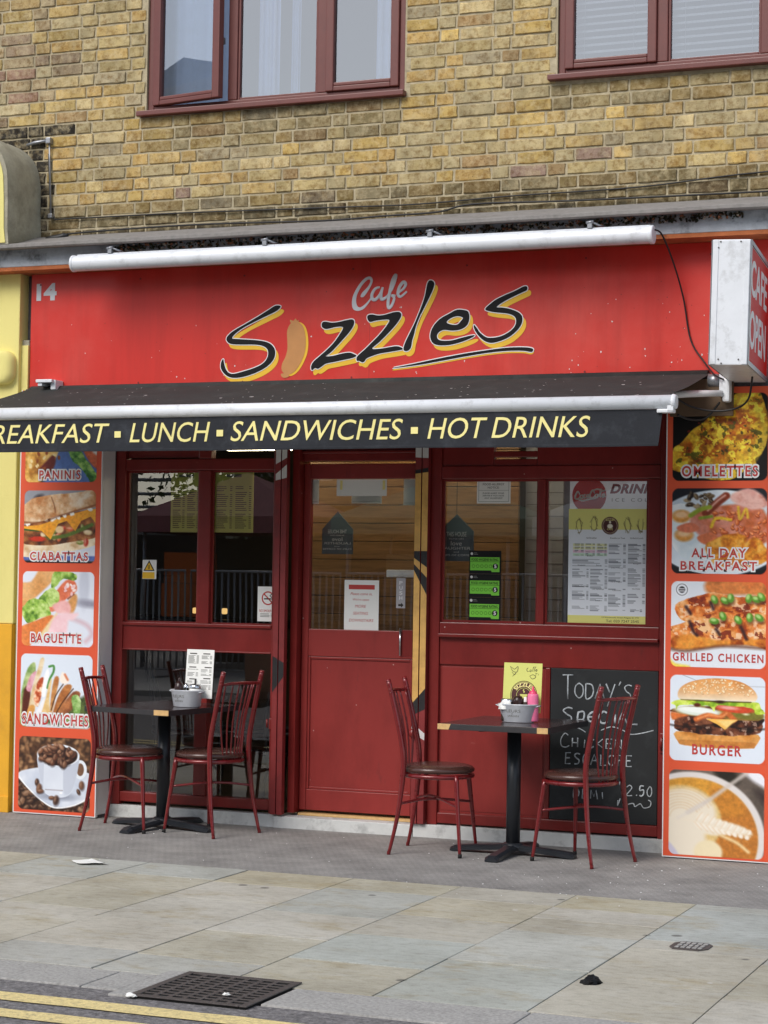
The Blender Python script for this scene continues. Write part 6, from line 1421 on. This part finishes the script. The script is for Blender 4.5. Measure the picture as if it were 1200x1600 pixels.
# ------------------------------------------------------------------ pedestal tables
def make_table(name, label, group, chips):
    t = thing(name, label, 'table', (0, 0, 0), 0, group)
    hx, hy, zt = .31, .36, .722
    bm_box('tabletop', M_['tabletop'], t, -hx + .001, hx - .001, -hy + .001, hy - .001, zt - .003, zt, bev=.001)
    e = MB(); e.box(-hx, hx, -hy, hy, zt - .032, zt - .0032, .002); e.build('edge', M_['tedge'], t)
    for (x0, x1, sx) in chips:
        c_ = MB(); zz0, zz1 = zt - .031, zt - .0008
        P = [(x0, zz0), (x1 - sx, zz0), (x1, zz1), (x0, zz1)] if sx >= 0 else [(x0 - sx, zz0), (x1, zz0), (x1, zz1), (x0, zz1)]
        c_.face([(a, -hy - .0012, b) for a, b in P]); c_.face([(a, -hy + .001, b) for a, b in P][::-1])
        for k in range(4): (a, b), (c, d) = P[k], P[(k + 1) % 4]; c_.face([(a, -hy - .0012, b), (c, -hy - .0012, d), (c, -hy + .001, d), (a, -hy + .001, b)])
        c_.build('worn_corner', M_['wood'], t)
    p = MB(); p.tube([(0, 0, .04), (0, 0, zt - .034)], .0385, 24); p.build('pedestal', M_['tpole'], t)
    sp = MB(); sp.box(-.13, .13, -.13, .13, zt - .044, zt - .0325, .003); sp.tube([(-.15, -.15, zt - .04), (.15, .15, zt - .04)], .012, 8); sp.build('top_plate', M_['tpole'], t)
    for k in range(4):
        a = R(90 * k); f = MB(); L = .355
        sec = [(.03, .040, .060, .030), (.12, .036, .050, .022), (.24, .036, .042, .013), (.33, .040, .034, .003), (L, .034, .022, .003)]
        pts = []
        for r_, hw, zt_, zb_ in sec:
            for (yy, zz) in ((-hw, zb_), (-hw, zt_ - .012), (-hw * .55, zt_), (hw * .55, zt_), (hw, zt_ - .012), (hw, zb_)):
                pts.append((r_ * math.cos(a) - yy * math.sin(a), r_ * math.sin(a) + yy * math.cos(a), zz))
        f.grid(pts, len(sec), 6, smooth=False); f.face(pts[-6:]); f.face(pts[:6][::-1])
        for q in range(len(sec) - 1): f.face([pts[q * 6], pts[q * 6 + 6], pts[q * 6 + 11], pts[q * 6 + 5]])
        f.build('foot', M_['tpole'], t)
    hb_ = MB(); hb_.lathe([(.0, .066), (.048, .066), (.06, .055), (.062, .028), (0, .028)], n=20); hb_.build('hub', M_['tpole'], t)
    return t
t1 = make_table('pedestal_table', 'dark pedestal table with one chipped front corner, in front of the left window', 'pedestal tables on the forecourt', [(.205, .31, .0)])
t1.location = (-1.30, -.275, 0); t1.rotation_euler = (0, 0, R(-10))
t2 = make_table('pedestal_table', 'dark pedestal table with two chipped front corners, beside the chalkboard', 'pedestal tables on the forecourt', [(-.31, -.235, .012), (.25, .31, .0)])
t2.location = (.905, -.37, 0); t2.rotation_euler = (0, 0, R(-1))

# condiment buckets and what stands in them
def bucket(label, x, y, z, rz, group):
    t = thing('zinc_bucket', label, 'bucket', (x, y, z), rz, group)
    mb = MB(); prof = [(0, .001), (.080, .001), (.083, .004), (.098, .088), (.103, .094), (.105, .098), (.102, .101), (.098, .097), (.079, .006), (0, .006)]
    mb.lathe(prof, 0, 0, 40, 1.08, .72); mb.build('body', M_['zinc'], t)
    def warp(p):       # wrap the lettering on the curved front
        zz = p.y; r_ = .083 + (.098 - .083) * (zz - .004) / .084 + .0012 + p.z; a = -math.pi / 2 + p.x / .09
        return Vector((r_ * math.cos(a) * 1.08, r_ * math.sin(a) * .72, zz))
    for body, x0, x1, z0, z1 in (('FLEURS', -.055, .03, .056, .072), ('&', -.016, -.008, .046, .053), ('JARDIN', -.04, .022, .028, .042)):
        text_mesh(body, (x0, x1, z0, z1), Matrix.Identity(4), M_['inkgrey'], 'lettering', t, warp=warp, depth=.0004)
    for s in (-1, 1):
        h_ = MB(); h_.tube([(s * .100, -.018, .085), (s * .122, -.016, .092), (s * .122, .016, .092), (s * .100, .018, .085)], .003, 6); h_.build('handle', M_['zinc'], t)
    return t
def lathe_thing(name, label, cat, x, y, z, parts, n=20, sx=1, sy=1):
    t = thing(name, label, cat, (x, y, z))
    for nm, m, prof in parts:
        mb = MB(); mb.lathe(prof, n=n, sx=sx, sy=sy); mb.build(nm, m, t)
    return t
zt = .7222
bx1, by1 = -1.125, -.33; bx2, by2 = .935, -.40
bucket('zinc FLEURS & JARDIN bucket on the left table holding a white menu', bx1, by1, zt, R(-14), 'zinc condiment buckets')
bucket('zinc FLEURS & JARDIN bucket on the right table holding a pink bottle', bx2, by2, zt, R(0), 'zinc condiment buckets')
jar_g = glass('jar_glass', .08, (.9, .92, .92))
lathe_thing('sauce_bottle', 'brown sauce bottle in the left table bucket', 'bottle', bx1 - .055, by1 + .005, zt + .007, [('body', M_['brownsauce'], [(0, 0), (.026, 0), (.028, .01), (.028, .105), (.022, .128), (.010, .14), (0, .14)]), ('cap', M_['brownsauce'], [(.009, .14), (.007, .155), (.003, .165), (0, .165)])])
lathe_thing('salt_shaker', 'small glass salt shaker in the left table bucket', 'shaker', bx1 + .0, by1 - .01, zt + .007, [('body', jar_g, [(0, 0), (.018, 0), (.020, .01), (.016, .105), (0, .105)]), ('top', M_['chrome'], [(.017, .105), (.016, .118), (.006, .132), (0, .133)])])
lathe_thing('sugar_pourer', 'sugar pourer with a steel spout in the left table bucket', 'sugar jar', bx1 + .055, by1 + .0, zt + .007, [('jar', M_['paper'], [(0, 0), (.032, 0), (.034, .01), (.034, .105), (0, .105)]), ('lid', M_['chrome'], [(.037, .105), (.037, .118), (.028, .128), (.007, .13), (.007, .16), (0, .16)])])
def card(name, label, x, y, z, w_, h_, m, rz, tilt):
    t = thing(name, label, 'menu', (x, y, z)); t.rotation_euler = (R(tilt), 0, rz)
    bm_box('card', m, t, -w_ / 2, w_ / 2, -.001, .001, 0, h_); return t
c1 = card('menu_card', 'white printed menu card propped in the bucket on the left table', bx1 + .045, by1 + .055, zt + .05, .195, .285, M_['paper'], R(-8), -4)
for k, (x0, x1, z0, z1, n_) in enumerate(((-.085, -.01, .20, .25, 9), (.01, .085, .20, .25, 9), (-.085, -.01, .125, .17, 7), (.01, .085, .13, .17, 6), (-.085, -.01, .05, .10, 8), (.01, .085, .05, .105, 8))): rules(c1, x0, x1, z0, z1, -.0016, n_, M_['inkgrey'], k, .0028)
for x0, z0 in ((-.075, .258), (.02, .258), (-.075, .178), (.035, .178), (-.07, .108), (.03, .113)): bm_box('heading', M_['ink'], c1, x0, x0 + .05, -.0018, -.0013, z0, z0 + .006)
M_['sauce_jar'] = mat('jar_contents', rgb(60, 50, 44), .3, var=.1)
lathe_thing('condiment_jar', 'low jar with a steel lid in the right table bucket', 'jar', bx2 - .06, by2 - .01, zt + .007, [('jar', M_['sauce_jar'], [(0, 0), (.030, 0), (.033, .01), (.033, .100), (0, .100)]), ('lid', M_['chrome'], [(.036, .100), (.036, .116), (.030, .120), (0, .121)])])
lathe_thing('sauce_bottle', 'brown sauce bottle in the right table bucket', 'bottle', bx2 + .0, by2 - .005, zt + .007, [('body', M_['brownsauce'], [(0, 0), (.026, 0), (.028, .01), (.028, .110), (.022, .134), (0, .137)])])
lathe_thing('pepper_shaker', 'small shaker with a white tip beside the pink squeeze bottle', 'shaker', bx2 + .042, by2 - .005, zt + .007, [('body', M_['sauce_jar'], [(0, 0), (.014, 0), (.015, .01), (.012, .105), (0, .105)]), ('tip', M_['paper'], [(.009, .105), (.008, .13), (0, .132)])])
lathe_thing('squeeze_bottle', 'pink plastic squeeze bottle with a red nozzle on the right table', 'bottle', bx2 + .082, by2 + .005, zt + .007, [('body', mat('pale_pink', rgb(240, 120, 160), .35, var=.04), [(0, 0), (.028, 0), (.030, .008), (.030, .142), (.027, .15), (0, .15)]), ('nozzle', M_['pink'], [(.022, .15), (.020, .162), (.008, .168), (.004, .19), (0, .19)])])
crumple('paper_napkin', 'white paper napkin stuffed in the front of the right table bucket', 'napkin', (bx2 - .06, by2 - .05, zt + .07), .04, .012, .045, M_['paper'], 6)
c2 = card('menu_card', 'yellow SIZZLES menu card with a brown round logo on the right table', bx2 + .0, by2 + .055, zt + .05, .222, .27, M_['paper_y'], R(-2), -5)
fc = fm(-.0016)
shape_mesh([circ(.01, .095, .078, 36)], fc, M_['brown_logo'], 'logo_disc', c2, .0004)
shape_mesh([circ(.01, .095, .074, 36), circ(.01, .095, .0715, 36)], fm(-.0022), M_['paper_y'], 'logo_ring', c2, .0003)
shape_mesh([circ(.01, .092, .043, 36), circ(.01, .092, .041, 36)], fm(-.0022), M_['paper_y'], 'logo_ring', c2, .0003)
def arcw(p):
    a = math.pi / 2 - (p.x) / .050; r_ = .048 + p.y; return Vector((.01 + r_ * math.cos(a), .095 + r_ * math.sin(a), p.z))
text_mesh('SIZZLES', (-.052, .052, 0, .021), fm(-.0022), M_['cream'], 'lettering', c2, warp=arcw, depth=.0003, offset=.03)
cup = MB(); pts = [(-.014 + .01, .098), (.014 + .01, .098), (.019, .085), (.01, .078), (.001, .085)]
shape_mesh([[Vector(q) for q in ((-.012, .10), (.032, .10), (.026, .082), (.010, .076), (-.006, .082))]], fm(-.0022), M_['paper_y'], 'logo_cup', c2, .0003)
stv = MB(); flat_stroke(stv, [(.008, .107), (.014, .113), (.006, .120), (.012, .128)], .003, -.0023); stv.build('logo_steam', M_['paper_y'], c2)
ds = MB()
for q in ([(.03, .245), (.022, .238), (.024, .226), (.034, .224)], [(.042, .234), (.038, .226), (.046, .224), (.048, .233), (.042, .234)], [(.055, .224), (.06, .248), (.066, .25)], [(.064, .224), (.070, .248), (.076, .25)], [(.074, .23), (.082, .232), (.078, .238), (.072, .230), (.082, .225)], [(.07, .216), (.085, .214)], [(.077, .216), (.074, .2)], [(.088, .205), (.092, .214)], [(-.075, .25), (-.05, .235), (-.03, .25), (-.035, .22), (-.06, .225), (-.075, .25)], [(-.065, .22), (-.05, .205), (-.04, .215), (-.06, .195)], [(.04, .2), (.06, .208), (.075, .195), (.055, .185), (.04, .2)]): flat_stroke(ds, q, .0016, -.0018, n=5)
ds.build('drawing', M_['ink'], c2)

# ------------------------------------------------------------------ the other side of the street (seen in the glass)
OB = wthing('opposite_building', 'brick terrace with a gable on the far side of the street', 'building', (-9, -25, 0))
bm_box('wall', mat('far_brick', rgb(150, 142, 134), .9, var=.2, scale=4), OB, -13.2, 14, -30, -25, .06, 10.6)
bm_box('wall', M_['render'], OB, -21.5, -18.6, -30, -25, .06, 10.6)
bm_box('parapet', M_['ledge'], OB, -13.3, 14.2, -30, -24.8, 10.601, 10.9)
gb = MB(); gp = [(-31, 13.61), (-26, 13.61), (-28.5, 14.3)]
gb.face([(a, -25.2, b) for a, b in gp]); gb.face([(a, -29.8, b) for a, b in gp][::-1])
for k in range(3): (a, b), (c, d) = gp[k], gp[(k + 1) % 3]; gb.face([(a, -25.2, b), (c, -25.2, d), (c, -29.8, d), (a, -29.8, b)])
bm_box('end_wall', M_['whitep'], OB, -40, -21.51, -30, -25.1, .06, 13.6)
gb.build('gable_roof', mat('slate_roof', rgb(222, 226, 232), .6, var=.1), OB)
for k in range(9):
    for z in (3.4, 6.4):
        x = -12.6 + k * 2.85; w_ = MB(); w_.box(x, x + 1.2, -25.03, -24.97, z, z + 1.6); wo = w_.build('window', M_['white'], OB)
        g_ = MB(); g_.box(x + .08, x + 1.12, -24.968, -24.96, z + .08, z + 1.52); g_.build('pane', M_['black'], wo)
bm_box('added_dark_wall', M_['dark'], OB, -18.59, -13.21, -25.2, -25, .06, 2.8)  # dark wall added so the reflected gap is dark below the sky
bm_box('shop_band', M_['black'], OB, -13.1, 14, -24.98, -24.9, .3, 2.9)
tr = wthing('street_tree', 'leafy street tree behind the market stalls across the street', 'tree', (-11.6, -21, .06))
tk = MB(); tk.tube([(-11.6, -21, .06), (-11.55, -21, 1.6), (-11.6, -21.05, 3.2)], [.14, .11, .07], 10)
for a in range(5): tk.tube([(-11.58, -21, 2.0 + .25 * a), (-11.6 + .9 * math.cos(a * 1.4), -21 + .9 * math.sin(a * 1.4), 3.2 + .3 * a)], [.05, .02], 6)
tk.build('trunk', M_['stone'], tr)
cr = MB(); rr = random.Random(44)
for k in range(2600):
    a, b, q = rr.uniform(0, 6.28), rr.uniform(-1, 1), rr.random() ** .4 * (1 + .25 * math.sin(k % 7))
    c = Vector((-11.6 + 1.7 * q * math.cos(a) * math.sqrt(1 - b * b), -21 + 1.5 * q * math.sin(a) * math.sqrt(1 - b * b), 3.9 + 1.5 * q * b))
    u = Vector((rr.uniform(-1, 1), rr.uniform(-1, 1), rr.uniform(-1, 1))).normalized() * .09; v = u.orthogonal().normalized() * .05
    cr.face([c - u, c - v, c + u, c + v])
cr.build('crown', mat('leaf', rgb(70, 92, 48), .6, var=.3, scale=2), tr)
sf = wthing('scaffold', 'tubular scaffold frame beside the far end of the market', 'scaffold', (-14.2, -20.5, .06))
sb = MB()
for k in range(6): sb.tube([(-16, -20.5, 2.3 + .22 * k), (-12.4, -20.5, 2.22 + .24 * k)], .03, 6)
for x in (-15.6, -13.4): sb.tube([(x, -20.5, .06), (x, -20.5, 4)], .04, 6)
sb.tube([(-15.4, -20.45, 2.2), (-14.2, -20.45, 3.6)], .03, 6); sb.build('poles', M_['steel'], sf)
def stall(x, y, m, label, boxes):
    t = wthing('market_stall', label, 'stall', (x, y, .06), 'market stalls across the street')
    for dx in (-1.3, 1.3):
        for dy in (-.9, .9):
            p = MB(); p.tube([(x + dx, y + dy, .06), (x + dx, y + dy, 2.45)], .03, 8); p.build('pole', M_['steel'], t)
    c_ = MB(); b = [(x - 1.5, y - 1.1), (x + 1.5, y - 1.1), (x + 1.5, y + 1.1), (x - 1.5, y + 1.1)]
    for k in range(4):
        p_, q_ = b[k], b[(k + 1) % 4]; c_.face([(*p_, 2.4), (*q_, 2.4), (x, y, 3.1)]); c_.face([(*p_, 2.4), (*q_, 2.4), (*q_, 2.15), (*p_, 2.15)])
    c_.build('canopy', m, t); bm_box('counter', M_['dark'], t, x - 1.2, x + 1.2, y - .7, y + .7, .7, .8); bm_box('back_cloth', M_['cable'], t, x - 1.3, x + 1.3, y - .92, y - .88, .1, 2.1)
    return t
stall(-9.4, -17.2, mat('striped_canopy', rgb(150, 90, 96), .8, var=.2, scale=3, stretch=(6, 1, 1)), 'market stall with a faded red canopy across the street', 3)
stall(-6.2, -17.5, mat('green_canopy', rgb(104, 130, 112), .8, var=.2), 'market stall with a green canopy across the street', 2)
stall(-2.9, -17.3, mat('pale_canopy', rgb(190, 190, 186), .8, var=.1), 'market stall with a pale canopy across the street', 2)
for k, (x, y, c, lab) in enumerate(((-10.1, -16.6, (196, 96, 40), 'orange carton stack on the market stall with the red canopy'), (-6.6, -16.9, (150, 120, 84), 'brown carton stack on the market stall with the green canopy'))):
    t = wthing('carton_stack', lab, 'boxes', (x, y, .86))
    for j in range(2): bm_box('carton', mat('carton_%s' % 'ab'[k] + str(j), rgb(*c), .8, var=.1), t, x - .3 + .04 * j, x + .3 + .04 * j, y - .3, y + .3, .861 + j * .5, 1.35 + j * .5, bev=.01)
ba = None
for k in range(7):
    x = -14.5 + k * 2.3
    if ba is None:
        ba = thing('street_barrier', 'grey steel pedestrian barrier standing along the far pavement edge', 'barrier', (x, -14.0, .06), 0, 'pedestrian barriers across the street')
        fr = MB(); fr.tube([(-1.1, 0, .12), (-1.1, 0, 1.5), (1.1, 0, 1.5), (1.1, 0, .12), (-1.1, 0, .12)], .02, 8); fr.build('frame', M_['steel'], ba)
        br = MB()
        for j in range(22): br.tube([(-1.0 + j * .095, 0, .12), (-1.0 + j * .095, 0, 1.5)], .016, 6)
        br.build('bars', M_['steel'], ba)
        for s in (-.8, .8): f = MB(); f.box(s - .03, s + .03, -.3, .3, 0, .03); f.build('foot', M_['steel'], ba)
    else: b_ = copy_tree(ba); b_.location.x = x

# ------------------------------------------------------------------ children modelled in world space keep their place under their thing
for t in WORLD:
    inv = Matrix.Translation(-Vector(t.location))
    for ch in t.children: ch.matrix_parent_inverse = inv
